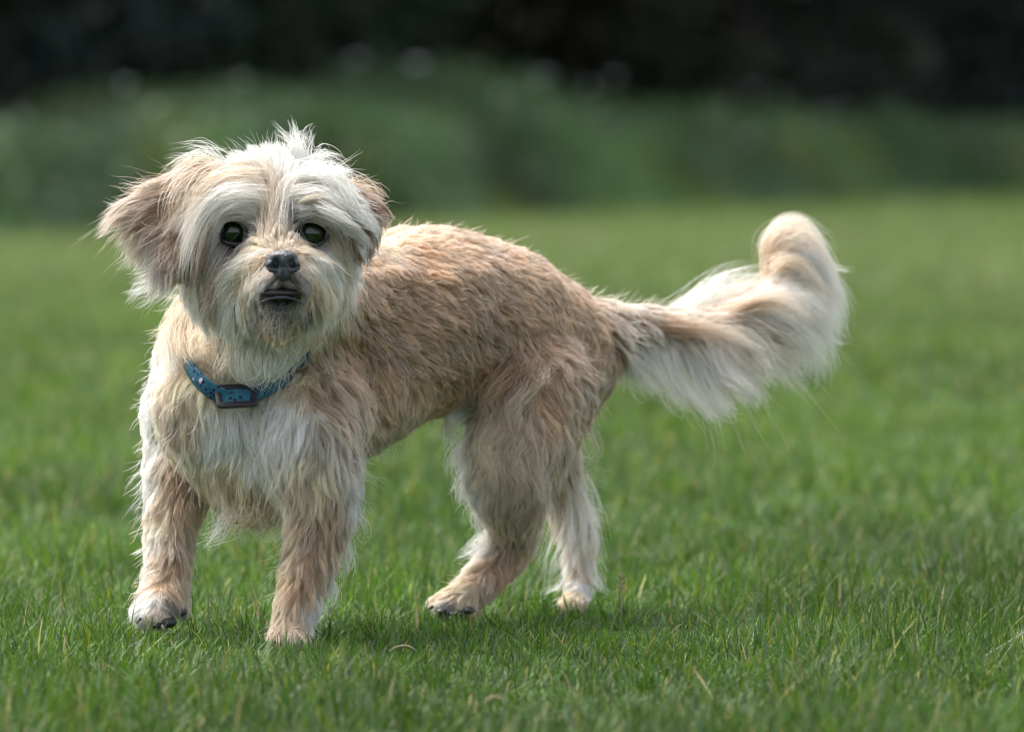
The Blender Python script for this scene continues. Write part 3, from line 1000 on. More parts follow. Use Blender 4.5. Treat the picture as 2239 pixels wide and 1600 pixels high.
# ------------------------------------------------------------------ the coat
# combing guides: (x, y, dx, dy, length, lift) in photo pixels; dx, dy is the way the hair runs
COMB = {
    'head': [
        (600, 520, .0, -1, 30, .45), (618, 545, 0, -1, 20, .5), (585, 548, -.7, -.7, 24, .5), (652, 548, .7, -.6, 24, .5),
        (600, 480, 0, -1, 48, .35), (622, 470, .2, -1, 50, .3), (580, 470, -.35, -.9, 52, .3),
        (600, 425, -.05, -1, 60, .3), (570, 440, -.6, -.7, 70, .3), (640, 440, .5, -.75, 65, .3),
        (540, 452, -1, -.25, 95, .3), (510, 448, -1, .15, 110, .3), (480, 462, -.75, .65, 130, .28), (455, 490, -.4, .95, 140, .25),
        (445, 545, -.18, 1, 130, .22), (440, 610, -.06, 1, 120, .2), (450, 670, .12, 1, 75, .22),
        (530, 478, -1, .2, 34, .3), (500, 482, -.85, .45, 44, .3), (478, 500, -.5, .85, 70, .25),
        (668, 452, .9, -.3, 90, .3), (700, 452, 1, .1, 105, .3), (728, 472, .8, .6, 110, .28), (750, 505, .45, .95, 120, .25),
        (762, 560, .15, 1, 110, .22), (762, 620, .0, 1, 95, .2), (740, 680, -.15, 1, 62, .2),
        (665, 480, .9, .1, 32, .3), (695, 484, .9, .35, 44, .3), (720, 505, .6, .8, 64, .25),
        (600, 385, -.1, -1, 55, .5), (560, 385, -.7, -.6, 85, .4), (520, 380, -1, -.25, 105, .4), (490, 400, -1, .1, 120, .35), (468, 430, -.8, .6, 130, .3),
        (640, 385, .35, -.9, 60, .5), (680, 385, .85, -.45, 85, .45), (715, 400, 1, -.05, 95, .4), (735, 430, .85, .5, 105, .3),
        (610, 352, .0, -1, 40, .8), (560, 358, -.35, -.95, 42, .75), (515, 365, -.6, -.75, 55, .7), (660, 355, .15, -1, 48, .8), (700, 372, .7, -.7, 55, .7),
        # cheeks and beard
        (495, 560, -.35, 1, 80, .2), (480, 620, -.18, 1, 105, .2), (505, 545, -.2, 1, 40, .2), (525, 548, -.35, .9, 40, .2),
        (540, 570, -.9, .35, 55, .3), (525, 595, -.65, .75, 85, .28), (510, 640, -.3, 1, 100, .25), (500, 690, -.02, 1, 62, .25),
        (560, 600, -.75, .6, 42, .3), (550, 630, -.5, .9, 62, .3), (540, 670, -.15, 1, 80, .28), (530, 705, .05, 1, 44, .28),
        (578, 560, -.8, .1, 26, .4), (575, 590, -.6, .7, 22, .3), (580, 608, -.5, .85, 20, .25), (600, 612, -.15, 1, 15, .2), (612, 618, -.12, 1, 11, .2),
        (565, 628, -.35, 1, 34, .25), (552, 650, -.2, 1, 55, .25),
        (628, 616, .15, 1, 11, .2), (645, 606, .4, .9, 18, .25), (660, 590, .6, .7, 24, .3), (668, 615, .35, .95, 34, .25), (676, 640, .15, 1, 55, .25),
        (668, 562, .8, .2, 40, .35), (695, 565, .9, .35, 70, .3), (690, 595, .7, .65, 75, .3), (695, 635, .35, 1, 90, .25), (695, 680, 0, 1, 58, .25), (690, 705, -.05, 1, 42, .25),
        (725, 555, .45, .9, 70, .22), (735, 610, .2, 1, 90, .2), (722, 670, -.08, 1, 62, .22),
        (613, 672, .0, 1, 22, .35), (590, 676, -.35, .95, 26, .35), (638, 674, .35, .95, 26, .35), (613, 692, 0, 1, 46, .35), (585, 700, -.2, 1, 46, .3), (645, 696, .1, 1, 44, .3),
        (565, 718, -.1, 1, 44, .3), (615, 720, 0, 1, 44, .3), (660, 712, -.05, 1, 40, .3), (600, 740, 0, 1, 36, .3),
    ],
    'ear_r': [
        (440, 385, -.6, .3, 120, .5), (420, 395, -.8, .4, 130, .4), (440, 420, -.4, .9, 125, .35), (435, 470, -.1, 1, 120, .3), (420, 520, -.05, 1, 95, .28),
        (400, 560, -.1, 1, 55, .25), (390, 585, -.1, 1, 30, .3), (390, 420, -.7, .6, 120, .35), (370, 470, -.45, .9, 95, .3), (375, 520, -.2, 1, 75, .25),
        (345, 430, -1, .25, 115, .3), (322, 440, -1, .28, 118, .25), (335, 465, -.9, .5, 95, .25), (345, 500, -.75, .7, 95, .25), (360, 540, -.6, .85, 110, .28), (378, 575, -.45, .9, 90, .3),
    ],
    'ear_l': [
        (742, 402, .6, .35, 70, .3), (760, 430, .65, .7, 75, .28), (790, 440, .8, .5, 70, .25), (818, 452, .85, .5, 42, .25), (815, 480, .6, .85, 50, .25),
        (775, 480, .4, 1, 70, .22), (780, 520, .2, 1, 60, .22), (800, 520, .3, 1, 45, .25), (796, 545, .05, 1, 34, .25), (762, 470, .3, 1, 80, .25),
    ],
    'body': [
        # neck and chest
        (390, 690, -.9, .5, 50, .6), (400, 650, -.8, .5, 50, .6), (380, 740, -.9, .35, 58, .6), (430, 720, -.4, .9, 50, .4), (420, 770, -.3, .9, 42, .3),
        (345, 780, -.85, .5, 60, .55), (330, 850, -.75, .7, 62, .5), (320, 930, -.6, .9, 62, .4), (325, 1000, -.4, 1, 62, .3),
        (390, 850, -.5, .85, 70, .3), (400, 930, -.3, 1, 80, .3), (440, 900, -.25, 1, 88, .3), (500, 800, -.1, 1, 60, .4), (480, 940, -.2, 1, 95, .3), (540, 900, 0, 1, 85, .3), (550, 960, .05, 1, 95, .3),
        (600, 860, .15, 1, 80, .3), (620, 930, .15, 1, 95, .3), (480, 1020, -.25, 1, 80, .3), (540, 1050, 0, 1, 80, .3), (600, 1040, .1, 1, 80, .3), (540, 1110, 0, 1, 90, .4), (480, 1100, -.1, 1, 80, .4), (600, 1110, .1, 1, 85, .4),
        (660, 840, .25, 1, 75, .35), (620, 800, 0, 1, 70, .4), (560, 780, 0, 1, 80, .5),
        # shoulder, side of the neck
        (720, 700, .45, .9, 60, .35), (700, 780, .4, .95, 72, .35), (740, 850, .4, .95, 78, .32), (700, 930, .15, 1, 78, .3), (760, 940, .25, 1, 70, .3), (780, 1010, .3, 1, 66, .3),
        (790, 620, .7, .6, 46, .35), (790, 700, .6, .75, 55, .35), (800, 800, .55, .85, 62, .32), (830, 900, .5, .85, 62, .3), (800, 970, .35, .95, 62, .3), (860, 970, .45, .8, 50, .3),
        # back and flank
        (820, 540, .8, -.2, 42, .55), (870, 500, .8, -.15, 40, .7), (950, 495, .9, 0, 38, .7), (1050, 530, .9, .3, 38, .6), (1150, 575, .88, .45, 38, .55), (1250, 625, .85, .5, 40, .55),
        (860, 560, .95, .0, 44, .35), (880, 620, .95, .12, 48, .32), (960, 560, .95, .2, 44, .35), (1000, 620, .92, .35, 46, .32), (880, 700, .9, .35, 52, .3), (980, 700, .85, .5, 50, .3),
        (1080, 640, .88, .45, 44, .32), (1080, 740, .8, .6, 48, .3), (900, 790, .75, .65, 56, .3), (980, 800, .7, .7, 52, .3), (900, 880, .55, .8, 52, .3), (960, 880, .55, .75, 40, .3),
        (1180, 680, .75, .65, 44, .32), (1180, 760, .6, .8, 48, .3), (1260, 700, .7, .7, 44, .32), (1280, 780, .35, .95, 46, .3), (1310, 850, .05, 1, 44, .35), (1300, 700, .7, .65, 44, .4),
        (1060, 820, .5, .85, 50, .3), (1020, 870, -.3, .9, 54, .3), (1100, 850, -.2, 1, 66, .4), (1160, 840, .1, 1, 64, .35), (1220, 850, .2, 1, 56, .3), (1060, 920, -.25, 1, 60, .3),
        (1120, 920, -.1, 1, 70, .35), (1180, 920, .1, 1, 66, .3), (1250, 920, .0, 1, 56, .3), (1290, 930, -.15, 1, 50, .4), (1240, 980, -.05, 1, 60, .4),
        (1340, 760, .2, 1, 40, .35),
    ],
    'leg_rf': [(400, 1040, -.1, 1, 62, .35), (330, 1060, -.3, 1, 50, .35), (440, 1080, .15, 1, 60, .3), (390, 1130, -.1, 1, 58, .3), (345, 1150, -.25, 1, 42, .3), (400, 1200, .05, 1, 50, .3), (365, 1230, -.25, 1, 52, .3),
               (350, 1290, -.5, .9, 52, .3), (380, 1300, .0, 1, 44, .25), (330, 1330, -.55, .9, 36, .2), (310, 1350, -.5, .9, 24, .2), (360, 1345, -.25, 1, 22, .15), (385, 1330, .5, .9, 22, .2), (400, 1280, .5, .85, 48, .3)],
    'leg_lf': [(660, 1040, -.1, 1, 66, .35), (720, 1060, .2, 1, 66, .35), (780, 1090, .5, .9, 52, .4), (700, 1140, .0, 1, 62, .32), (650, 1160, -.4, .95, 50, .35), (750, 1160, .45, .9, 55, .4), (690, 1210, -.1, 1, 52, .3),
               (740, 1230, .4, .9, 50, .45), (620, 1230, -.45, .9, 40, .35), (655, 1280, -.15, 1, 48, .28), (700, 1290, .35, .95, 44, .4), (610, 1300, -.4, .95, 34, .3), (640, 1340, -.1, 1, 38, .22), (635, 1385, -.1, 1, 26, .2), (670, 1360, .3, 1, 34, .35)],
    'leg_lh': [(1060, 980, -.35, .95, 62, .4), (1030, 1010, -.7, .8, 56, .45), (1120, 980, .0, 1, 76, .38), (1180, 1000, .1, 1, 66, .35), (1050, 1060, -.6, .85, 54, .42), (1110, 1060, -.05, 1, 72, .35), (1170, 1080, .15, 1, 56, .35),
               (1080, 1120, -.45, .9, 46, .4), (1130, 1140, -.1, 1, 54, .3), (1170, 1160, .15, 1, 48, .35), (1120, 1200, -.4, .9, 44, .3), (1060, 1200, -.8, .6, 44, .4), (1080, 1250, -.5, .85, 38, .28), (1040, 1250, -.8, .45, 38, .35),
               (1010, 1280, -.9, .35, 30, .3), (970, 1300, -.9, .4, 24, .25), (1020, 1320, -.6, .8, 22, .2), (980, 1325, -.7, .7, 20, .2), (1060, 1290, -.1, 1, 36, .3)],
    'leg_rh': [(1230, 1000, .1, 1, 70, .35), (1250, 1060, .35, .95, 46, .35), (1290, 1110, .4, .9, 38, .35), (1240, 1120, .1, 1, 70, .25), (1270, 1160, .1, 1, 72, .25), (1310, 1160, .2, 1, 40, .3), (1250, 1210, -.1, 1, 54, .2),
               (1290, 1230, .1, 1, 46, .2), (1260, 1270, -.05, 1, 34, .2), (1290, 1280, .4, .9, 30, .35), (1235, 1290, -.5, .85, 26, .3), (1258, 1315, 0, 1, 18, .2)],
    'tail': [(1340, 660, .95, .1, 56, .45), (1340, 740, .75, .7, 80, .4), (1400, 690, 1, .0, 60, .5), (1400, 745, .35, 1, 84, .45), (1370, 760, .15, 1, 66, .45), (1440, 700, .95, -.1, 70, .5), (1450, 750, .45, .95, 125, .45),
             (1500, 745, .5, .95, 175, .5), (1500, 715, .8, -.35, 95, .5), (1560, 740, .65, .85, 210, .5), (1560, 705, .85, -.45, 120, .5), (1620, 710, .75, .75, 195, .45), (1620, 670, .75, -.6, 95, .45),
             (1660, 670, .85, .6, 175, .45), (1700, 640, .9, .5, 155, .4), (1720, 600, .9, .5, 130, .4), (1740, 550, .85, .6, 105, .3), (1740, 515, .8, .5, 80, .25), (1700, 560, -.2, -.9, 40, .25),
             (1722, 520, .4, -.7, 34, .25), (1745, 505, .8, .1, 50, .25)],
}
TAN, DTAN, CRM, WHT, BRN, GRY, DRK, PNK = ((.61, .415, .255), (.50, .325, .193), (.80, .66, .48), (.93, .90, .83), (.33, .21, .13), (.21, .19, .18), (.035, .032, .042), (.67, .54, .405))
TINT = {
    'head': [(600, 520, PNK), (618, 545, PNK), (600, 480, PNK), (600, 430, PNK), (575, 400, PNK), (620, 395, WHT), (550, 470, CRM), (520, 455, WHT), (545, 440, WHT), (490, 455, WHT), (455, 500, WHT), (440, 560, WHT), (435, 640, WHT), (440, 690, WHT),
             (540, 420, CRM), (500, 410, PNK), (470, 410, CRM), (600, 355, WHT), (540, 360, WHT), (660, 355, WHT), (700, 380, WHT), (650, 400, WHT), (700, 420, WHT), (650, 450, CRM), (690, 455, WHT), (735, 470, WHT), (760, 540, WHT),
             (765, 620, WHT), (745, 690, WHT), (680, 475, PNK), (720, 520, CRM), (735, 590, CRM), (545, 488, GRY), (548, 472, GRY), (652, 482, GRY), (655, 470, GRY), (545, 512, GRY), (650, 515, GRY), (485, 540, BRN), (470, 580, TAN), (495, 550, BRN), (530, 545, GRY), (486, 512, GRY), (542, 506, DRK), (512, 534, DRK), (500, 486, GRY), (524, 486, GRY), (652, 506, DRK), (712, 516, CRM), (674, 538, GRY), (700, 545, WHT), (670, 486, GRY), (692, 488, GRY), (728, 530, CRM), (470, 520, CRM),
             (460, 640, CRM), (480, 600, BRN), (500, 580, TAN), (540, 575, WHT), (520, 610, WHT), (510, 660, WHT), (490, 700, CRM), (530, 640, WHT), (530, 700, CRM), (570, 565, CRM), (560, 592, CRM), (576, 592, GRY), (560, 612, PNK), (572, 615, GRY), (568, 645, GRY), (566, 662, DRK), (664, 660, DRK), (664, 640, GRY), (580, 608, GRY), (600, 610, DRK), (612, 618, DRK),
             (560, 640, GRY), (548, 625, PNK), (630, 614, DRK), (648, 604, GRY), (660, 620, GRY), (676, 630, PNK), (665, 580, PNK), (682, 600, WHT), (690, 575, WHT), (695, 610, CRM), (700, 650, WHT), (700, 700, WHT), (660, 540, CRM), (580, 540, CRM), (720, 650, WHT),
             (613, 672, DRK), (590, 676, DRK), (638, 674, DRK), (575, 672, GRY), (655, 672, GRY), (613, 690, GRY), (600, 684, DRK), (628, 684, DRK), (585, 702, TAN), (645, 698, TAN), (613, 715, CRM), (555, 735, WHT), (600, 755, WHT), (665, 740, WHT), (520, 740, WHT)],
    'ear_r': [(440, 385, TAN), (420, 400, DTAN), (400, 440, BRN), (430, 450, BRN), (370, 440, DTAN), (365, 480, DTAN), (380, 470, BRN), (415, 470, BRN), (430, 500, PNK), (400, 530, BRN), (400, 570, BRN), (390, 590, DTAN), (350, 440, TAN), (318, 440, CRM), (332, 480, CRM), (350, 520, WHT), (372, 570, WHT), (375, 510, TAN)],
    'ear_l': [(742, 402, TAN), (775, 430, BRN), (800, 450, DTAN), (820, 452, TAN), (790, 500, DTAN), (770, 480, BRN), (796, 545, DTAN), (815, 480, CRM)],
    'body': [(380, 700, CRM), (360, 760, WHT), (330, 850, WHT), (320, 950, WHT), (420, 760, CRM), (405, 850, CRM), (385, 905, PNK), (370, 960, CRM), (450, 850, CRM), (430, 930, CRM), (480, 930, WHT), (520, 880, WHT), (550, 960, WHT), (500, 1010, CRM), (600, 900, WHT),
             (590, 980, WHT), (540, 1060, CRM), (600, 1060, CRM), (540, 1120, CRM), (450, 1030, CRM), (640, 900, WHT), (635, 850, CRM), (460, 890, WHT), (620, 1000, WHT), (560, 780, WHT), (600, 790, WHT), (690, 800, CRM), (700, 870, TAN), (690, 950, PNK), (760, 900, PNK), (760, 820, TAN), (750, 740, TAN), (790, 980, PNK),
             (720, 700, CRM), (790, 640, TAN), (800, 720, DTAN), (830, 540, CRM), (850, 490, CRM), (950, 488, TAN), (900, 520, TAN), (1050, 525, TAN), (900, 560, TAN), (950, 600, TAN), (880, 640, DTAN), (900, 720, DTAN), (1000, 620, DTAN), (1000, 700, DTAN), (1080, 600, TAN),
             (1150, 575, TAN), (1250, 625, TAN), (1150, 650, TAN), (1080, 700, DTAN), (1080, 780, DTAN), (1180, 740, TAN), (1250, 700, TAN), (1280, 780, TAN), (1310, 850, PNK), (900, 820, TAN), (850, 850, TAN), (980, 800, DTAN), (1050, 830, TAN), (900, 900, PNK), (960, 890, TAN),
             (850, 960, PNK), (1100, 830, DTAN), (1160, 810, DTAN), (1120, 870, PNK), (1200, 880, TAN), (1250, 900, PNK), (1060, 900, PNK), (1020, 890, GRY), (1010, 920, WHT), (1150, 940, PNK), (1270, 960, CRM), (1200, 980, PNK)],
    'leg_rf': [(400, 1040, TAN), (330, 1060, WHT), (450, 1060, PNK), (380, 1110, PNK), (335, 1150, WHT), (400, 1170, PNK), (370, 1220, TAN), (340, 1240, WHT), (400, 1240, PNK), (360, 1280, TAN), (395, 1290, PNK), (330, 1310, WHT), (300, 1345, WHT), (350, 1340, PNK), (370, 1330, GRY), (385, 1330, GRY)],
    'leg_lf': [(660, 1040, CRM), (700, 1080, CRM), (730, 1100, TAN), (770, 1080, WHT), (700, 1150, DTAN), (650, 1150, CRM), (750, 1170, CRM), (680, 1210, TAN), (740, 1240, WHT), (620, 1240, CRM), (660, 1280, TAN), (700, 1300, WHT), (620, 1310, CRM), (640, 1340, PNK), (635, 1385, PNK), (680, 1350, WHT)],
    'leg_lh': [(1060, 980, CRM), (1020, 1010, WHT), (1120, 980, PNK), (1180, 1000, PNK), (1050, 1060, WHT), (1110, 1060, PNK), (1170, 1060, TAN), (1080, 1130, CRM), (1130, 1130, PNK), (1170, 1150, CRM), (1130, 1190, TAN), (1060, 1210, WHT), (1090, 1240, TAN), (1050, 1260, PNK), (1010, 1275, CRM), (970, 1300, CRM), (1000, 1315, PNK), (985, 1330, GRY)],
    'leg_rh': [(1230, 1000, CRM), (1260, 1070, CRM), (1300, 1120, WHT), (1240, 1100, PNK), (1270, 1150, PNK), (1280, 1170, TAN), (1310, 1170, WHT), (1250, 1200, WHT), (1290, 1230, CRM), (1260, 1240, PNK), (1250, 1300, CRM), (1270, 1280, WHT)],
    'tail': [(1340, 660, TAN), (1340, 740, DTAN), (1400, 690, TAN), (1400, 740, DTAN), (1460, 700, CRM), (1460, 740, TAN), (1520, 715, TAN), (1540, 745, DTAN), (1580, 700, TAN), (1620, 690, TAN), (1660, 650, DTAN), (1700, 600, TAN), (1690, 570, TAN), (1730, 560, CRM), (1740, 520, CRM), (1750, 500, WHT)],
}
"""hair tips: how far each region pales from root to tip"""


def shepard(P0, Q, pw=4.0, eps=.004):
    """inverse-distance weights of points P0 (n,3) on the sites Q (m,3)"""
    d2 = ((P0[:, None] - Q[None]) ** 2).sum(2) + eps ** 2
    w = d2 ** (-pw / 2)
    return w / w.sum(1, keepdims=True)


def guide_site(g, x, y):
    """3D place of a guide: on the skin seen at that pixel if it belongs to the group, else the nearest bit of the group"""
    h, n = hit(x, y)
    sel = PC[PG == GNAMES.index(g)]; sr = PR[PG == GNAMES.index(g)]
    if h is not None and group_of(h[None])[0] == GNAMES.index(g):
        return h
    px = to_px(sel)
    d = np.hypot(px[:, 0] - x, px[:, 1] - y) - sr * FPX / (sel[:, 1] - CAMY)
    i = np.argmin(d); Y = sel[i, 1]
    return P(x, y, Y - sr[i] * .5)


FIELD = {}
for g in COMB:
    S = np.array([guide_site(g, c[0], c[1]) for c in COMB[g]])
    D = np.array([[c[2], 0, -c[3]] for c in COMB[g]]); D /= np.linalg.norm(D, axis=1, keepdims=True)
    FIELD[g] = dict(S=S, D=D, L=np.array([M(c[4]) for c in COMB[g]]), H=np.array([c[5] for c in COMB[g]]),
                    TS=np.array([guide_site(g, c[0], c[1]) for c in TINT[g]]), TC=np.array([c[2] for c in TINT[g]]))
# neighbours share their guides near the joins
JOIN = {'body': ['leg_rf', 'leg_lf', 'leg_lh', 'leg_rh', 'tail'], 'leg_rf': ['body'], 'leg_lf': ['body'], 'leg_lh': ['body'], 'leg_rh': ['body'], 'tail': ['body'], 'head': [], 'ear_r': [], 'ear_l': []}


def cat(g, k): return np.concatenate([FIELD[x][k] for x in [g] + JOIN[g]])


FLD = {g: {k: cat(g, k) for k in ('S', 'D', 'L', 'H', 'TS', 'TC')} for g in FIELD}
FREE = {'head': .35, 'ear_r': .55, 'ear_l': .5, 'body': .14, 'leg_rf': .2, 'leg_lf': .2, 'leg_lh': .2, 'leg_rh': .3, 'tail': .9}
GRAV = {'head': .25, 'ear_r': .3, 'ear_l': .25, 'body': .1, 'leg_rf': .1, 'leg_lf': .1, 'leg_lh': .1, 'leg_rh': .2, 'tail': .35}
NS = 9                                                   # points along a strand

# triangles, areas and groups of the skin
TA, TB, TCc = SV[ST[:, 0]], SV[ST[:, 1]], SV[ST[:, 2]]
TN = np.cross(TB - TA, TCc - TA); AREA = np.linalg.norm(TN, axis=1) / 2; TN /= (2 * AREA[:, None] + 1e-12)
TCEN = (TA + TB + TCc) / 3
TG = group_of(TCEN)
VDIR = TCEN - CAMP; VDIR /= np.linalg.norm(VDIR, axis=1, keepdims=True)
FACING = -(TN * VDIR).sum(1)


def sample(n, wt):
    p = AREA * wt; p = p / p.sum()
    t = rng.choice(len(ST), n, p=p)
    u, v = rng.random(n), rng.random(n); fl = u + v > 1; u[fl], v[fl] = 1 - u[fl], 1 - v[fl]
    return TA[t] + (TB[t] - TA[t]) * u[:, None] + (TCc[t] - TA[t]) * v[:, None], TN[t], TG[t]


def fields(p, g, keys):
    out = [np.zeros((len(p), 3)) if k in ('D', 'TC') else np.zeros(len(p)) for k in keys]
    for gi, name in enumerate(GNAMES):
        m = g == gi
        if not m.any(): continue
        F = FLD[name]
        pm = p[m]
        for i in range(0, len(pm), 8000):
            idx = np.where(m)[0][i:i + 8000]
            w = shepard(pm[i:i + 8000], F['S']) if any(k in ('D', 'L', 'H') for k in keys) else None
            wt = shepard(pm[i:i + 8000], F['TS'], 4.5, .003) if 'TC' in keys else None
            for k, o in zip(keys, out):
                o[idx] = (wt @ F['TC']) if k == 'TC' else (w @ F[k])
    return out


def vnoise3(p, scale, seed):
    a = vnoise(p[:, 0] * scale + 31, p[:, 2] * scale + 17, seed)
    b = vnoise(p[:, 1] * scale + 11, p[:, 2] * scale - p[:, 0] * scale * .5 + 43, seed + 1)
    return (a + b) / 2


def grow(p, n, g, jitter=.25):
    """guide strands: stepped over the skin, following the combing field"""
    N = len(p)
    D, L, H = fields(p, g, ['D', 'L', 'H'])
    L = L * rng.uniform(.75, 1.2, N) * np.array([.95, 1.3, 1.3, 1.3, 1.3, 1, 1, 1, 1])[g]
    H = H * np.array([1.05, 1.2, 1.2, 1.2, 1.2, 1, 1, 1, 1])[g]
    free = np.array([FREE[x] for x in GNAMES])[g]; grav = np.array([GRAV[x] for x in GNAMES])[g]
    # waves in the combing itself
    swirl = (vnoise3(p, 24, 37) - .5) * .7 + (vnoise3(p, 55, 31) - .5) * 1.2 + (vnoise3(p, 120, 33) - .5) * .9 + rng.normal(0, jitter * .5, N)
    swirl *= np.where(g == GNAMES.index('head'), .4, 1) * np.where(g == GNAMES.index('tail'), .5, 1)
    pts = np.zeros((N, NS, 3)); pts[:, 0] = p
    cur = p.copy(); nor = n.copy()
    ds = L / (NS - 1)
    for s in range(1, NS):
        t = s / (NS - 1)
        Dl = fields(cur, g, ['D'])[0] * .6 + D * .4 if s in (3, 6) else D
        D = Dl
        # rotate the comb direction about the normal
        ca, sa = np.cos(swirl), np.sin(swirl)
        d = D * ca[:, None] + np.cross(nor, D) * sa[:, None]
        d = d + np.array([0, 0, -1.0]) * (grav * t)[:, None]
        tang = d - (d * nor).sum(1, keepdims=True) * nor
        tl = np.linalg.norm(tang, axis=1, keepdims=True)
        tang = tang / (tl + .15)
        dir_ = tang * (1 - free[:, None]) + d * free[:, None]
        rise = H * (1.25 - 1.25 * t) + .06
        dir_ = dir_ / np.linalg.norm(dir_, axis=1, keepdims=True) * 1.0 + nor * (rise * (1.4 if s < 3 else 1))[:, None]
        dir_ /= np.linalg.norm(dir_, axis=1, keepdims=True)
        cur = cur + dir_ * ds[:, None]
        for i in range(N):
            loc, nn, _, dist = BVH.find_nearest(Vector(cur[i]), .06)
            if loc is None: continue
            loc = np.array(loc); nn = np.array(nn)
            sd = float((cur[i] - loc) @ nn)
            hmin = .0006 + .0012 * t
            if dist < .012 or sd < 0:
                nor[i] = nn
            if sd < hmin and dist < .02:
                cur[i] = loc + nn * hmin
            elif sd > 0 and free[i] < .3:
                tgt = .0008 + H[i] * L[i] * .55 * math.sin(min(t * 1.3, 1) * 1.57)
                if sd > tgt: cur[i] = loc + (cur[i] - loc) / max(dist, 1e-6) * (sd + (tgt - sd) * .45)
        pts[:, s] = cur
    return pts


import time as _t
_t0 = _t.time()
SEEN = np.clip(FACING + .35, .0, 1)
GDENS = {'head': 2.2, 'ear_r': 2.2, 'ear_l': 2.0, 'body': 1.0, 'leg_rf': 1.5, 'leg_lf': 1.3, 'leg_lh': 1.3, 'leg_rh': 1.6, 'tail': 1.5}
GW = np.array([GDENS[x] for x in GNAMES])[TG]
NG = 11000 if 'quick' in DBG else 16000
gp, gn, gg = sample(NG, GW * (.55 + .45 * SEEN))
GPTS = grow(gp, gn, gg)
print('guides', round(_t.time() - _t0, 1))

# neighbouring guides lean together into larger tufts
for gi in range(len(GNAMES)):
    gs = np.where(gg == gi)[0]
    mj = gs[rng.random(len(gs)) < .13]
    if len(mj) < 3: continue
    kd = KDTree(len(mj))
    for k in mj: kd.insert(gp[k] + gn[k] * .01, int(k))
    kd.balance()
    for k in gs:
        r = kd.find(gp[k] + gn[k] * .01)
        if r[2] > .012: continue
        tgt = GPTS[r[1]] + (GPTS[k][:1] - GPTS[r[1]][:1]) * .25
        a = (.55 * np.linspace(0, 1, NS) ** 1.2)[:, None]
        GPTS[k] += (tgt - GPTS[k]) * a
MAJ = rng.random(len(gp))
_sc = fields(SV, group_of(SV), ['TC'])[0] * .75
_a = skin_me.attributes.new('tint', 'FLOAT_COLOR', 'POINT')
_c4 = np.ones((len(SV), 4), np.float32); _c4[:, :3] = _sc
_a.data.foreach_set('color', _c4.ravel())
# children
NF = 120000 if 'quick' in DBG else 350000
CDENS = {'head': 2.4, 'ear_r': 2.6, 'ear_l': 2.4, 'body': 1.0, 'leg_rf': 1.3, 'leg_lf': 1.2, 'leg_lh': 1.2, 'leg_rh': 1.3, 'tail': 2.5}
CW = np.array([CDENS[x] for x in GNAMES])[TG] * (.4 + .6 * SEEN)
cp_, cn_, cg_ = sample(NF, CW)
PTS = np.zeros((NF, NS, 3)); 
NEAR = np.zeros((NF, 3), int); W3 = np.zeros((NF, 3))
for gi in range(len(GNAMES)):
    gs = np.where(gg == gi)[0]; cs = np.where(cg_ == gi)[0]
    if len(gs) < 3 or len(cs) == 0: continue
    kd = KDTree(len(gs))
    for j, k in enumerate(gs): kd.insert(gp[k] + gn[k] * .01, int(k))
    kd.balance()
    for c in cs:
        r = kd.find_n(cp_[c] + cn_[c] * .01, 3)
        NEAR[c] = [x[1] for x in r]; W3[c] = [1 / (x[2] + .0006) for x in r]
W3 /= W3.sum(1, keepdims=True)
S = np.linspace(0, 1, NS)
rel = GPTS - GPTS[:, :1]
frel = (rel[NEAR] * W3[:, :, None, None]).sum(1)
lenf = rng.beta(5, 1.6, NF)[:, None] * 1.12
# vary the length by reading the guide part of the way along
xi = np.clip(S[None] * lenf, 0, 1) * (NS - 1); i0 = np.minimum(xi.astype(int), NS - 2); fr = xi - i0
ar = np.arange(NF)[:, None]
shape = frel[ar, i0] * (1 - fr[..., None]) + frel[ar, i0 + 1] * fr[..., None]
strand = cp_[:, None] + shape
# clumping to the nearest guide, in tufts
cl = GPTS[NEAR[:, 0]]
clp = cl[ar, i0] * (1 - fr[..., None]) + cl[ar, i0 + 1] * fr[..., None]
amt = (np.where(cg_ == 0, .48, .62) + np.where(cg_ == 0, .42, .34) * rng.random(NF))[:, None] * (S[None] ** .9)
amt *= np.where(rng.random(NF) < .12, .25, 1)[:, None]
amt = np.where((cg_ == 5)[:, None], 1 - (1 - amt) * .45, amt).clip(0, .97)
strand = strand + (clp - strand) * amt[..., None]
# frizz: a slow wave plus a stray bend
Lc = np.linalg.norm(frel[:, -1], axis=1)
ax1 = rng.normal(size=(NF, 3)); ax1 /= np.linalg.norm(ax1, axis=1, keepdims=True)
ax2 = rng.normal(size=(NF, 3)); ax2 /= np.linalg.norm(ax2, axis=1, keepdims=True)
ph = rng.uniform(0, 6.28, NF)[:, None]; fq = rng.uniform(3, 7, NF)[:, None]
cphase = (NEAR[:, 0] * 1.7 % 6.28)[:, None]
cax = np.stack([np.sin(NEAR[:, 0] * 3.1), np.cos(NEAR[:, 0] * 1.3), np.sin(NEAR[:, 0] * 2.3)], -1)
strand += ax1[:, None] * (np.sin(S[None] * fq + ph) - np.sin(ph))[..., None] * (.013 * Lc)[:, None, None] * S[None, :, None]
strand += cax[:, None] * (np.sin(S[None] * 6.5 + cphase) - np.sin(cphase))[..., None] * ((.05 + .05 * np.isin(cg_, [1, 2, 3, 4]) + .03 * (cg_ == 0)) * Lc)[:, None, None] * S[None, :, None]
strand += ax2[:, None] * ((S ** 2)[None] * (rng.normal(0, .045, NF) * Lc)[:, None])[..., None]
stray = rng.random(NF) < .02
strand[stray] += (ax2[stray] * .3 + cn_[stray] * .45)[:, None] * ((S ** 1.6)[None] * Lc[stray][:, None])[..., None]

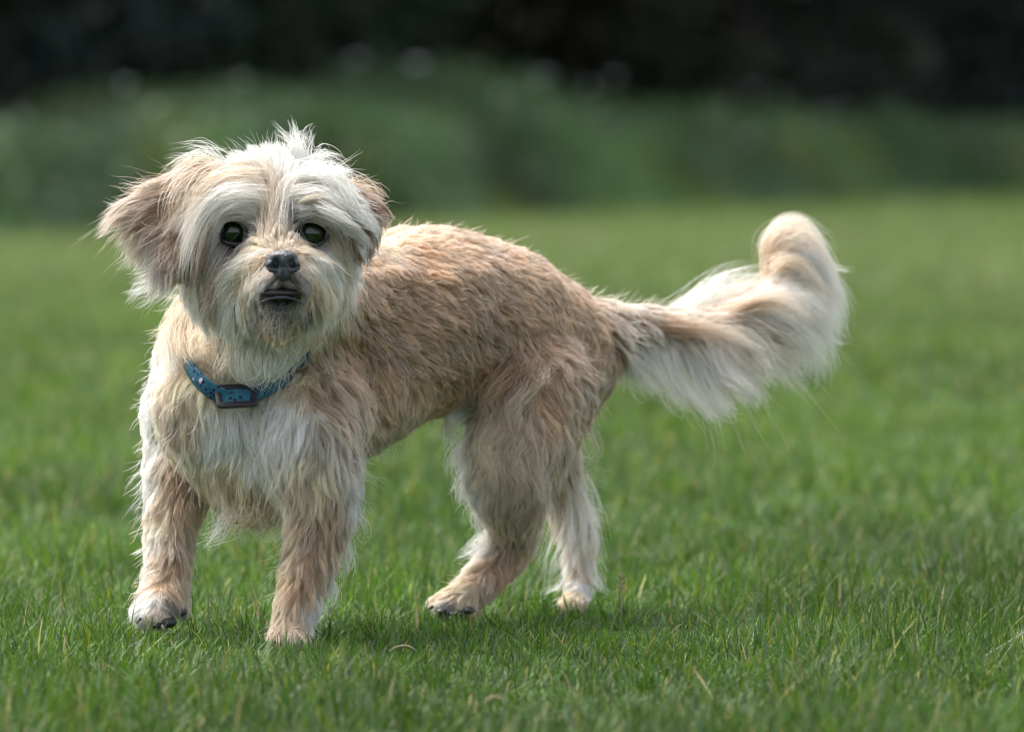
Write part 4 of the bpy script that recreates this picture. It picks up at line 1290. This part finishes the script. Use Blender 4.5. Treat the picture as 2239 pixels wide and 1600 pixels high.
# special locks: the tuft on the crown, the fringe of the ear, the wisps of tail and brow
LOCKS = [  # path in px (x, y, Y)..., count, spread px, colour
    ([(662, 352, -.235), (652, 318, -.238), (640, 285, -.24), (632, 262, -.24)], 34, 9, WHT), ([(662, 352, -.235), (650, 325, -.24), (628, 298, -.243), (602, 270, -.245)], 26, 8, WHT),
    ([(664, 350, -.235), (650, 326, -.235), (622, 304, -.235), (596, 290, -.235)], 18, 6, WHT), ([(655, 355, -.235), (660, 320, -.235), (658, 298, -.235), (668, 287, -.235)], 34, 13, WHT),
    ([(640, 358, -.235), (630, 335, -.24), (612, 322, -.245), (598, 314, -.245)], 26, 10, WHT), ([(680, 356, -.235), (700, 345, -.24), (722, 352, -.245), (742, 370, -.245)], 50, 16, WHT),
    ([(655, 350, -.235), (656, 322, -.235), (652, 300, -.235), (642, 284, -.235)], 30, 13, WHT),
    ([(480, 360, -.235), (450, 335, -.24), (410, 328, -.245), (352, 346, -.25)], 60, 15, WHT), ([(470, 372, -.235), (430, 352, -.24), (390, 362, -.25), (340, 392, -.26)], 60, 16, CRM),
    ([(480, 375, -.24), (430, 370, -.255), (395, 410, -.268), (378, 500, -.275)], 26, 16, PNK), ([(485, 385, -.245), (445, 385, -.262), (415, 430, -.275), (402, 540, -.28)], 34, 20, CRM),
    ([(480, 375, -.24), (420, 378, -.258), (365, 430, -.27), (352, 500, -.275)], 36, 14, CRM),
    ([(485, 390, -.245), (445, 405, -.27), (425, 470, -.28), (425, 570, -.285)], 34, 18, TAN),
    ([(440, 385, -.24), (380, 392, -.25), (300, 412, -.25), (245, 398, -.25)], 22, 9, CRM), ([(360, 432, -.24), (300, 440, -.245), (260, 455, -.245), (223, 448, -.245)], 26, 10, WHT),
    ([(350, 440, -.24), (300, 452, -.245), (262, 470, -.245), (228, 482, -.245)], 40, 13, WHT), ([(345, 460, -.24), (300, 475, -.245), (265, 480, -.245), (232, 470, -.245)], 26, 10, WHT),
    ([(350, 490, -.24), (320, 520, -.245), (300, 550, -.245), (268, 570, -.245)], 34, 12, WHT), ([(365, 530, -.245), (340, 575, -.245), (310, 600, -.245), (266, 612, -.245)], 28, 10, WHT),
    ([(372, 550, -.245), (352, 600, -.245), (325, 630, -.245), (272, 640, -.245)], 18, 8, WHT), ([(380, 565, -.25), (350, 610, -.25), (315, 630, -.25), (302, 660, -.25)], 60, 18, WHT),
    ([(385, 570, -.25), (368, 610, -.25), (340, 640, -.25), (318, 655, -.25)], 50, 16, WHT), ([(350, 470, -.24), (315, 490, -.245), (290, 500, -.245), (270, 512, -.245)], 60, 20, WHT),
    # wisps beside the nose and over the brow
    ([(640, 548, -.305), (690, 552, -.315), (730, 575, -.31), (772, 610, -.3)], 16, 5, CRM), ([(590, 548, -.31), (560, 552, -.325), (540, 565, -.33), (536, 600, -.33)], 9, 3, WHT),
    ([(700, 450, -.285), (740, 470, -.29), (765, 490, -.285), (796, 502, -.275)], 50, 10, WHT), ([(690, 560, -.3), (720, 572, -.31), (735, 590, -.31), (742, 608, -.31)], 14, 5, WHT),
    ([(600, 555, -.31), (612, 549, -.33), (650, 548, -.335), (700, 566, -.33)], 9, 3, BRN),
    ([(578, 600, -.335), (560, 625, -.34), (558, 650, -.34), (566, 668, -.34)], 10, 5, GRY), ([(655, 600, -.335), (670, 622, -.34), (672, 648, -.34), (662, 665, -.335)], 12, 4, DRK),
    ([(762, 400, -.235), (800, 408, -.24), (830, 425, -.24), (846, 440, -.24)], 50, 12, TAN), ([(800, 430, -.225), (825, 445, -.23), (842, 455, -.23), (840, 478, -.23)], 60, 12, TAN),
    # white curls of the throat that fall over the collar
    ([(540, 745, -.235), (530, 785, -.25), (540, 820, -.25), (572, 828, -.25)], 60, 16, WHT), ([(580, 750, -.235), (590, 790, -.25), (585, 818, -.25), (560, 832, -.245)], 60, 16, WHT),
    ([(560, 740, -.24), (555, 780, -.255), (560, 805, -.255), (590, 815, -.25)], 60, 18, WHT), ([(610, 750, -.235), (620, 780, -.245), (612, 800, -.245), (600, 815, -.24)], 50, 14, WHT),
    ([(500, 755, -.23), (495, 785, -.245), (505, 805, -.245), (525, 812, -.24)], 40, 14, CRM), ([(450, 740, -.2), (445, 765, -.215), (455, 785, -.22), (470, 795, -.22)], 60, 22, CRM),
    # tail
    ([(1400, 740, .17), (1410, 800, .16), (1440, 840, .15), (1432, 812, .15)], 40, 14, WHT), ([(1380, 740, .16), (1385, 800, .15), (1410, 838, .15), (1436, 842, .15)], 60, 16, WHT),
    ([(1370, 745, .16), (1362, 800, .15), (1368, 840, .15), (1376, 860, .15)], 24, 10, WHT), ([(1440, 740, .17), (1455, 810, .15), (1500, 870, .15), (1500, 888, .15)], 50, 16, WHT),
    ([(1500, 750, .18), (1520, 840, .16), (1560, 900, .15), (1578, 928, .15)], 70, 18, WHT), ([(1520, 750, .18), (1550, 850, .16), (1590, 890, .15), (1600, 900, .15)], 60, 18, WHT),
    ([(1560, 740, .18), (1590, 820, .16), (1625, 850, .15), (1640, 878, .15)], 60, 18, WHT), ([(1600, 720, .2), (1660, 790, .18), (1690, 815, .17), (1680, 832, .17)], 60, 20, WHT),
    ([(1720, 540, .25), (1790, 560, .24), (1825, 585, .24), (1852, 590, .24)], 24, 5, WHT), ([(1700, 640, .23), (1780, 700, .22), (1820, 745, .21), (1850, 752, .21)], 24, 5, WHT),
    ([(1440, 712, .18), (1500, 668, .2), (1580, 612, .22), (1668, 592, .23)], 110, 14, WHT), ([(1480, 715, .19), (1540, 672, .21), (1610, 630, .225), (1680, 612, .235)], 110, 16, WHT),
    ([(1500, 715, .19), (1570, 668, .215), (1640, 625, .225), (1690, 590, .24)], 90, 14, CRM),
    ([(1460, 745, .17), (1450, 800, .16), (1452, 850, .16), (1440, 885, .16)], 12, 5, WHT),
    # feathering of the hind legs
    ([(1010, 900, -.0), (985, 920, -.01), (978, 950, -.01), (990, 985, -.01)], 90, 12, WHT), ([(1035, 960, -.0), (1005, 985, -.01), (1000, 1020, -.01), (1018, 1050, -.01)], 110, 14, WHT),
    ([(1055, 1020, -.01), (1025, 1045, -.01), (1018, 1075, -.01), (1030, 1100, -.01)], 110, 14, WHT), ([(1075, 1090, 0), (1050, 1110, -.005), (1045, 1140, -.005), (1055, 1165, -.005)], 80, 12, WHT),
    ([(1080, 1170, .02), (1050, 1185, .015), (1030, 1205, .01), (1015, 1210, .01)], 90, 12, WHT), ([(1130, 960, -.03), (1105, 1010, -.04), (1125, 1060, -.04), (1100, 1110, -.035)], 110, 18, PNK),
    ([(1170, 950, -.02), (1165, 1010, -.03), (1180, 1060, -.03), (1165, 1110, -.02)], 110, 18, PNK), ([(1090, 930, -.03), (1060, 980, -.04), (1080, 1030, -.045), (1055, 1080, -.04)], 110, 18, CRM),
    ([(1130, 800, -.01), (1085, 840, -.025), (1060, 880, -.03), (1075, 930, -.035)], 110, 18, TAN), ([(1170, 810, -.0), (1150, 860, -.025), (1120, 900, -.035), (1135, 950, -.04)], 110, 18, PNK),
    ([(500, 1120, -.19), (490, 1150, -.19), (470, 1165, -.19), (445, 1180, -.19)], 60, 16, WHT), ([(560, 1120, -.2), (575, 1150, -.2), (600, 1165, -.2), (630, 1180, -.2)], 80, 20, CRM),
    ([(530, 1110, -.2), (530, 1135, -.2), (520, 1150, -.2), (510, 1160, -.2)], 110, 26, CRM),
    ([(760, 1090, -.2), (785, 1120, -.2), (785, 1150, -.2), (770, 1175, -.2)], 60, 14, WHT), ([(730, 1180, -.21), (760, 1205, -.21), (765, 1235, -.21), (752, 1260, -.21)], 70, 13, WHT),
    ([(700, 1260, -.215), (728, 1280, -.215), (732, 1305, -.215), (722, 1330, -.215)], 60, 12, WHT),
    ([(1240, 950, .12), (1265, 990, .12), (1270, 1015, .12), (1250, 1045, .12)], 4, 3, BRN), ([(1290, 930, .1), (1310, 975, .1), (1300, 1000, .1), (1275, 1020, .1)], 12, 8, CRM),
    ([(1240, 1240, .12), (1225, 1280, .11), (1205, 1290, .11), (1185, 1296, .11)], 16, 5, WHT), ([(1290, 1230, .12), (1300, 1260, .115), (1315, 1275, .11), (1328, 1278, .11)], 40, 10, WHT),
    ([(1130, 1220, .04), (1135, 1250, .04), (1110, 1275, .04), (1092, 1282, .04)], 14, 6, WHT), ([(1240, 1080, .12), (1245, 1150, .11), (1235, 1210, .105), (1240, 1270, .105)], 80, 22, WHT),
    ([(1260, 1060, .12), (1290, 1120, .11), (1290, 1190, .105), (1305, 1250, .105)], 70, 18, WHT),
    ([(330, 1200, -.15), (305, 1205, -.15), (292, 1215, -.15), (288, 1222, -.15)], 10, 5, WHT),
]
BR = [  # locks laid over the coat: depth from the skin under them (path, count, spread, colour, lift)
    ([(575, 445), (520, 435), (465, 470), (432, 560), (425, 640)], 260, 13, WHT, 9), ([(560, 425), (500, 420), (450, 460), (418, 540), (412, 620)], 200, 14, WHT, 10), ([(560, 462), (515, 458), (478, 485), (455, 560), (440, 660)], 200, 10, WHT, 7),
    ([(575, 400), (510, 392), (460, 410), (425, 480), (408, 560)], 150, 12, CRM, 11), ([(640, 440), (700, 425), (745, 460), (770, 540), (772, 620)], 240, 13, WHT, 9), ([(655, 460), (705, 456), (738, 485), (758, 560), (765, 650)], 200, 10, WHT, 7),
    ([(640, 400), (700, 385), (745, 410), (772, 470), (782, 540)], 150, 13, WHT, 10),
    ([(600, 500), (590, 450), (575, 410), (545, 385)], 90, 14, CRM, 7), ([(605, 500), (612, 450), (622, 410), (650, 385)], 90, 14, WHT, 7), ([(600, 505), (602, 455), (600, 410), (598, 372)], 80, 16, PNK, 6),
    ([(500, 520), (470, 580), (452, 660), (462, 730)], 200, 16, WHT, 8), ([(560, 572), (505, 600), (478, 670), (484, 730)], 220, 14, WHT, 8), ([(570, 585), (535, 615), (515, 680), (520, 745)], 200, 14, CRM, 7), ([(565, 620), (548, 660), (545, 710), (550, 755)], 160, 13, WHT, 6),
    ([(668, 570), (708, 598), (720, 660), (712, 722)], 220, 14, WHT, 8), ([(664, 590), (690, 620), (697, 680), (690, 730)], 200, 13, WHT, 7), ([(672, 625), (685, 670), (682, 715), (675, 750)], 150, 12, CRM, 6), ([(730, 530), (756, 590), (756, 650), (736, 705)], 180, 14, WHT, 8),
    ([(585, 700), (580, 725), (590, 750)], 130, 18, WHT, 6), ([(640, 700), (642, 722), (630, 748)], 130, 18, WHT, 6), ([(613, 700), (612, 722), (610, 748)], 110, 16, CRM, 6),
    ([(592, 607), (572, 622), (562, 645), (560, 668)], 110, 6, GRY, 5), ([(606, 612), (590, 620), (574, 636), (566, 654)], 110, 4, DRK, 5.5), ([(630, 612), (644, 620), (658, 634), (664, 652)], 110, 4, DRK, 5.5), ([(612, 614), (604, 620), (594, 630)], 90, 4, GRY, 5.5), ([(624, 614), (632, 620), (642, 628)], 90, 4, GRY, 5.5), ([(600, 612), (588, 622), (580, 634), (574, 644)], 60, 6, DRK, 4), ([(645, 604), (660, 618), (668, 640), (668, 660)], 60, 6, GRY, 4), ([(636, 610), (646, 618), (654, 630), (660, 642)], 50, 6, DRK, 4),
    ([(598, 606), (584, 620), (574, 642)], 90, 7, PNK, 4.5), ([(580, 596), (562, 615), (552, 645)], 110, 8, CRM, 5), ([(642, 602), (656, 618), (662, 640)], 80, 6, PNK, 4.5), ([(608, 612), (602, 622), (594, 632)], 50, 5, GRY, 4), ([(628, 612), (634, 622), (642, 632)], 50, 5, GRY, 4),
    ([(613, 664), (611, 680), (612, 697)], 90, 14, DRK, 3), ([(590, 664), (580, 678), (574, 694)], 90, 9, DRK, 3), ([(638, 664), (646, 678), (650, 692)], 90, 9, DRK, 3), ([(613, 668), (612, 690), (612, 708)], 70, 22, GRY, 5), ([(600, 660), (594, 674), (588, 690)], 70, 12, (.36, .34, .35), 4), ([(628, 660), (634, 674), (640, 688)], 70, 12, (.36, .34, .35), 4), ([(614, 658), (613, 672), (612, 686)], 60, 16, (.3, .29, .31), 4),
    ([(605, 610), (596, 624), (590, 638)], 60, 6, (.42, .37, .33), 5), ([(626, 612), (632, 622), (640, 636)], 50, 6, (.42, .37, .33), 5), ([(598, 604), (588, 616), (578, 630)], 140, 9, (.40, .36, .33), 3.2), ([(584, 600), (572, 616), (566, 634)], 120, 8, (.52, .46, .40), 3.2), ([(638, 604), (648, 616), (655, 630)], 140, 8, (.40, .36, .33), 3.2), ([(612, 608), (606, 618), (600, 630)], 100, 6, (.24, .22, .21), 3), ([(625, 608), (630, 618), (636, 628)], 100, 5, (.24, .22, .21), 3), ([(1120, 800), (1145, 815), (1150, 840)], 60, 14, DTAN, 12), ([(1175, 795), (1150, 810), (1165, 835)], 60, 14, DTAN, 12), ([(1190, 810), (1185, 835), (1160, 850)], 50, 12, CRM, 13), ([(1110, 830), (1135, 830), (1130, 860)], 50, 12, BRN, 11),
    # throat and neck ruff over the collar
    ([(520, 735), (512, 780), (530, 815), (565, 826)], 110, 15, WHT, 14), ([(560, 735), (556, 780), (566, 812), (592, 822)], 130, 16, WHT, 14), ([(600, 740), (606, 780), (596, 812), (570, 830)], 110, 15, WHT, 14), ([(540, 740), (545, 790), (530, 822), (548, 838)], 80, 12, WHT, 15),
    ([(620, 740), (628, 775), (618, 800), (600, 812)], 110, 15, WHT, 13), ([(480, 740), (478, 770), (492, 795), (515, 806)], 110, 15, CRM, 13), ([(650, 735), (655, 765), (645, 785), (630, 798)], 100, 15, CRM, 12), ([(440, 715), (430, 750), (440, 780), (462, 792)], 160, 18, CRM, 12),
    ([(410, 690), (388, 725), (382, 760), (398, 795)], 320, 17, CRM, 17), ([(425, 690), (408, 725), (404, 760), (418, 792)], 260, 15, CRM, 18), ([(400, 730), (380, 760), (372, 795), (380, 830)], 200, 17, WHT, 12), ([(470, 730), (455, 765), (465, 785), (485, 795)], 120, 16, CRM, 12),
]
for path, cnt, spread, colr, lift in BR:
    pp, Y = [], None
    n_ = len(path)
    for i, (x, y) in enumerate(path):
        h, nn_ = hit(x, y)
        if h is not None:
            Y = h[1] - (lift / 1000) * (.15 + .85 * math.sin(math.pi * min(.5, (i + .3) / n_)))
        pp.append([x, y, Y])
    for i in range(len(pp)):
        if pp[i][2] is None: pp[i][2] = next(q[2] for q in pp if q[2] is not None)
    Ys = [q[2] for q in pp]
    for i in range(1, len(pp) - 1): pp[i][2] = min(Ys[i], .5 * (Ys[i - 1] + Ys[i + 1]) + .001)
    LOCKS.append(([tuple(q) for q in pp], cnt, spread, colr))
LOCKS += [([(1722, 540, .235), (1755, 515, .235), (1792, 552, .235), (1820, 615, .235), (1828, 680, .235)], 300, 11, CRM), ([(1735, 570, .225), (1775, 562, .225), (1808, 612, .225), (1822, 680, .225), (1815, 735, .225)], 300, 11, WHT), ([(1700, 590, .225), (1735, 570, .22), (1780, 600, .22), (1815, 660, .22)], 240, 13, CRM),
    ([(1688, 610, .24), (1678, 540, .245), (1712, 494, .25), (1765, 499, .25), (1805, 560, .245)], 240, 12, CRM), ([(1700, 610, .235), (1695, 540, .235), (1725, 508, .235), (1775, 530, .235), (1808, 600, .235)], 260, 13, TAN),
          ([(1715, 620, .23), (1715, 560, .23), (1745, 530, .23), (1790, 560, .23), (1828, 640, .235)], 300, 15, CRM), ([(1700, 640, .23), (1740, 600, .225), (1785, 610, .225), (1825, 650, .23), (1838, 710, .23)], 300, 15, WHT),
          ([(1660, 670, .22), (1720, 650, .21), (1780, 680, .21), (1818, 730, .215), (1822, 770, .22)], 320, 18, WHT), ([(1620, 690, .21), (1690, 690, .2), (1750, 730, .2), (1780, 790, .2), (1768, 820, .2)], 320, 20, WHT),
          ([(1560, 715, .2), (1630, 730, .19), (1690, 780, .185), (1715, 830, .185)], 200, 20, WHT), ([(1510, 730, .19), (1570, 760, .18), (1620, 820, .175), (1650, 868, .175)], 170, 20, WHT),
          ([(1480, 735, .18), (1520, 780, .17), (1560, 850, .165), (1590, 905, .165)], 130, 20, WHT), ([(1440, 735, .17), (1470, 790, .16), (1510, 860, .155), (1560, 915, .155)], 110, 20, WHT),
          ([(1400, 730, .16), (1425, 780, .15), (1460, 840, .15), (1500, 880, .15)], 160, 20, WHT),           ([(1500, 760, .17), (1530, 830, .165), (1545, 880, .16), (1600, 905, .16)], 160, 9, WHT), ([(1520, 770, .17), (1560, 850, .165), (1570, 890, .16), (1545, 915, .16)], 120, 7, WHT), ([(1460, 770, .16), (1480, 830, .155), (1520, 880, .15), (1580, 925, .15)], 140, 8, WHT),
          ([(1560, 780, .17), (1600, 830, .165), (1640, 850, .16), (1632, 890, .16)], 140, 9, WHT), ([(1370, 750, .14), (1380, 800, .14), (1410, 830, .14), (1442, 850, .14)], 110, 7, WHT), ([(1400, 760, .15), (1420, 810, .15), (1440, 830, .15), (1430, 858, .15)], 90, 7, WHT),
          ([(1360, 740, .15), (1375, 790, .145), (1395, 825, .145), (1425, 850, .145)], 140, 16, WHT),
          ([(1560, 712, .19), (1620, 690, .195), (1665, 650, .2), (1690, 600, .215)], 160, 12, TAN), ([(1480, 722, .18), (1560, 712, .18), (1630, 700, .19), (1700, 720, .19)], 220, 12, TAN), ([(1440, 715, .16), (1520, 722, .16), (1600, 735, .165), (1680, 770, .17)], 220, 13, TAN), ([(1600, 690, .19), (1660, 660, .19), (1720, 660, .19), (1780, 700, .195)], 220, 12, TAN)]
lk, lkc, lkg = [], [], []
for path, cnt, spread, colr in LOCKS:
    pth = catmull(np.array([P(*p) for p in path]), 8, closed=False)
    tt = np.linspace(0, len(pth) - 1, NS); a = tt.astype(int).clip(0, len(pth) - 2); f_ = (tt - a)[:, None]
    base = pth[a] * (1 - f_) + pth[a + 1] * f_
    cnt = int(cnt * 1.0)
    o = rng.normal(size=(cnt, 3)) * M(spread) * np.array([1, .6, 1])
    o2 = rng.normal(size=(cnt, 3)) * M(spread)
    ln = rng.uniform(.6, 1.04, cnt)
    xi2 = np.clip(S[None] * ln[:, None], 0, 1) * (NS - 1); j0 = np.minimum(xi2.astype(int), NS - 2); f2 = (xi2 - j0)[..., None]
    st = base[j0] * (1 - f2) + base[j0 + 1] * f2
    st = st + o[:, None] * (1 - .62 * S)[None, :, None] + o2[:, None] * (.55 * S ** 1.8)[None, :, None]
    LL = np.linalg.norm(np.diff(base, axis=0), axis=1).sum()
    fz_ = rng.normal(size=(cnt, 3)); fz_ /= np.linalg.norm(fz_, axis=1, keepdims=True); p_ = rng.uniform(0, 6.28, cnt)[:, None]
    st = st + fz_[:, None] * ((np.sin(S[None] * rng.uniform(4, 9, cnt)[:, None] + p_) - np.sin(p_)) * S[None] * .04 * LL)[..., None]
    sub = rng.integers(0, max(2, cnt // 14), cnt)                     # wisps inside the lock
    wo = rng.normal(size=(sub.max() + 1, 3)) * M(spread) * .9
    st = st + wo[sub][:, None] * ((S ** 1.4)[None, :, None]) - o2[:, None] * (.35 * S ** 1.8)[None, :, None]
    lk.append(st); lkc.append(np.repeat(np.array(colr)[None], cnt, 0) * rng.uniform(.6, 1.2, (cnt, 1)))
    lkg.append(np.full(cnt, group_of(base[:1])[0]))
lk = np.concatenate(lk); lkc = np.concatenate(lkc).clip(0, .92); lkg = np.concatenate(lkg)

# colour of every strand
col = fields(cp_, cg_, ['TC'])[0]
tuft = (np.sin(NEAR[:, 0] * 12.9898) * 43758.5453) % 1
col = col * (1 + .7 * (tuft[:, None] - .5)) * rng.uniform(.88, 1.12, (NF, 1))
ear = np.isin(cg_, [7, 8])
col[ear] *= np.array([.68, .62, .60])
col = col * (1 + np.array([.08, 0, -.12]) * (vnoise3(cp_, 45, 51)[:, None] - .5) * 2)
pal = rng.random(NF) < .16
col[pal] = col[pal] * .5 + np.array(WHT) * .5
drk = rng.random(NF) < .05
col[drk] *= .55
col = col.clip(.01, .9)

allp = np.concatenate([strand, lk]); allc = np.concatenate([col, lkc]); allg = np.concatenate([cg_, lkg])
islock = np.concatenate([np.zeros(NF, bool), np.ones(len(lk), bool)])
# hair keeps clear of eyes, nose, mouth and collar


def in_eye(a):
    m = np.zeros(len(a), bool)
    for c, r in EYES:
        q = a - c
        b = (q[..., 1] < .004) & (q[..., 1] > -.03) & (((q[..., 0] / .0113) ** 2 + ((q[..., 2] + .0002) / .0088) ** 2) < 1)
        m |= b.any(1)
    return m


def in_mouth(a):
    q = to_px(a.reshape(-1, 3)).reshape(len(a), NS, 2)
    return ((((q[..., 0] - 614) / 44) ** 2 + ((q[..., 1] - 645) / 9) ** 2 < 1) & (a[..., 1] < -.29)).any(1)


hd = np.where((allg == GNAMES.index('head')) & (allp[:, 0, 1] < -.22))[0]
for k_ in (.62, .5):                                     # trimmed short round the eyes and lips
    b = hd[in_eye(allp[hd]) | in_mouth(allp[hd])]
    allp[b] = allp[b][:, :1] + (allp[b] - allp[b][:, :1]) * k_
keep = np.ones(len(allp), bool)
for c, r in EYES:
    q = allp - c
    inx = (np.abs(q[..., 0]) < .0115) & (np.abs(q[..., 2] - .0002) < .0096) & (q[..., 1] < .004) & (q[..., 1] > -.03)
    inx &= ((q[..., 0] / .0113) ** 2 + ((q[..., 2] + .0002) / .0088) ** 2) < 1
    keep &= ~(inx.any(1)) | (rng.random(len(allp)) < .004)
pxy = to_px(allp.reshape(-1, 3)).reshape(len(allp), NS, 2)
fz = allp[..., 1] < -.29
nb = (((pxy[..., 0] - 618) / 34) ** 2 + ((pxy[..., 1] - 575) / 25) ** 2 < 1) & fz
keep &= ~(nb.any(1)) | islock
mb = (((pxy[..., 0] - 614) / 42) ** 2 + ((pxy[..., 1] - 646) / 6.5) ** 2 < 1) & fz
keep &= ~(mb.any(1)) | (rng.random(len(allp)) < .03)
for bx, by, Y, rx, rz in ((366, 1358, -.2, 22, 10), (1000, 1340, -.02, 18, 6)):
    nb = (((pxy[..., 0] - bx) / rx) ** 2 + ((pxy[..., 1] - by) / rz) ** 2 < 1) & (np.abs(allp[..., 1] - Y) < .05)
    keep &= ~nb.any(1)
nb = (((pxy[..., 0] - 512) / 46) ** 2 + ((pxy[..., 1] - 868) / 30) ** 2 < 1) & (allp[..., 1] < -.17)
keep &= ~nb.any(1)
kdc = KDTree(len(CLINE))
for i, p in enumerate(CLINE): kdc.insert(p, i)
kdc.balance()
cc_ = CLINE.mean(0)
cand = np.where((np.linalg.norm(allp - cc_, axis=2) < .075).any(1) & np.isin(allg, [0, GNAMES.index('head'), 1]))[0]
for i in cand:
    if islock[i]: lim = .0012
    else: lim = .0064
    for s in range(1, NS, 1):
        r = kdc.find(allp[i, s])
        if r[2] < lim + (.006 if s == 0 else 0): keep[i] = False; break
allp, allc, allg, islock = allp[keep], allc[keep], allg[keep], islock[keep]
print('strands', len(allp), round(_t.time() - _t0, 1))

FUR = fur_mat('dog_hair')


TIP = {'body': .1, 'leg_rf': .2, 'leg_lf': .2, 'leg_lh': .2, 'leg_rh': .45, 'tail': 1.0, 'head': .4, 'ear_r': .12, 'ear_l': .06}


def hair_object(name, pts, cols, rad, parent, tip):
    n = len(pts)
    hc = bpy.data.hair_curves.new(name)
    hc.add_curves([NS] * n)
    hc.attributes['position'].data.foreach_set('vector', pts.astype(np.float32).ravel())
    ra = hc.attributes.get('radius') or hc.attributes.new('radius', 'FLOAT', 'POINT')
    prof = np.array([.9, 1, 1, .97, .92, .84, .7, .5, .18])
    ra.data.foreach_set('value', (rad[:, None] * prof[None]).astype(np.float32).ravel())
    ca = hc.attributes.new('fcol', 'FLOAT_COLOR', 'POINT')
    c4 = np.ones((n, NS, 4), np.float32)
    a = (tip * np.linspace(0, 1, NS) ** (2.0 if tip > .9 else 1.4))[None, :, None] * rng.uniform(.6, 1.1, (n, 1, 1))
    c4[..., :3] = cols[:, None] + (np.array(WHT) * .98 - cols[:, None]) * a.clip(0, 1)
    ca.data.foreach_set('color', c4.ravel())
    hc.materials.append(FUR)
    o = link(name, hc, parent)
    o.location = DL
    return o


HNAME = {'body': 'body_coat', 'leg_rf': 'leg_hair', 'leg_lf': 'leg_hair', 'leg_lh': 'leg_hair', 'leg_rh': 'leg_hair', 'tail': 'tail_plume', 'head': 'head_hair', 'ear_r': 'ear_hair', 'ear_l': 'ear_hair'}
dens = (1.6 if 'quick' in DBG else 1.0)
for gi, g in enumerate(GNAMES):
    m = allg == gi
    r = rng.uniform(.00009, .000165, m.sum()) * dens * (1.15 if g in ('body',) else 1.0)
    hair_object(HNAME[g], allp[m], allc[m], r, dog, TIP[g])
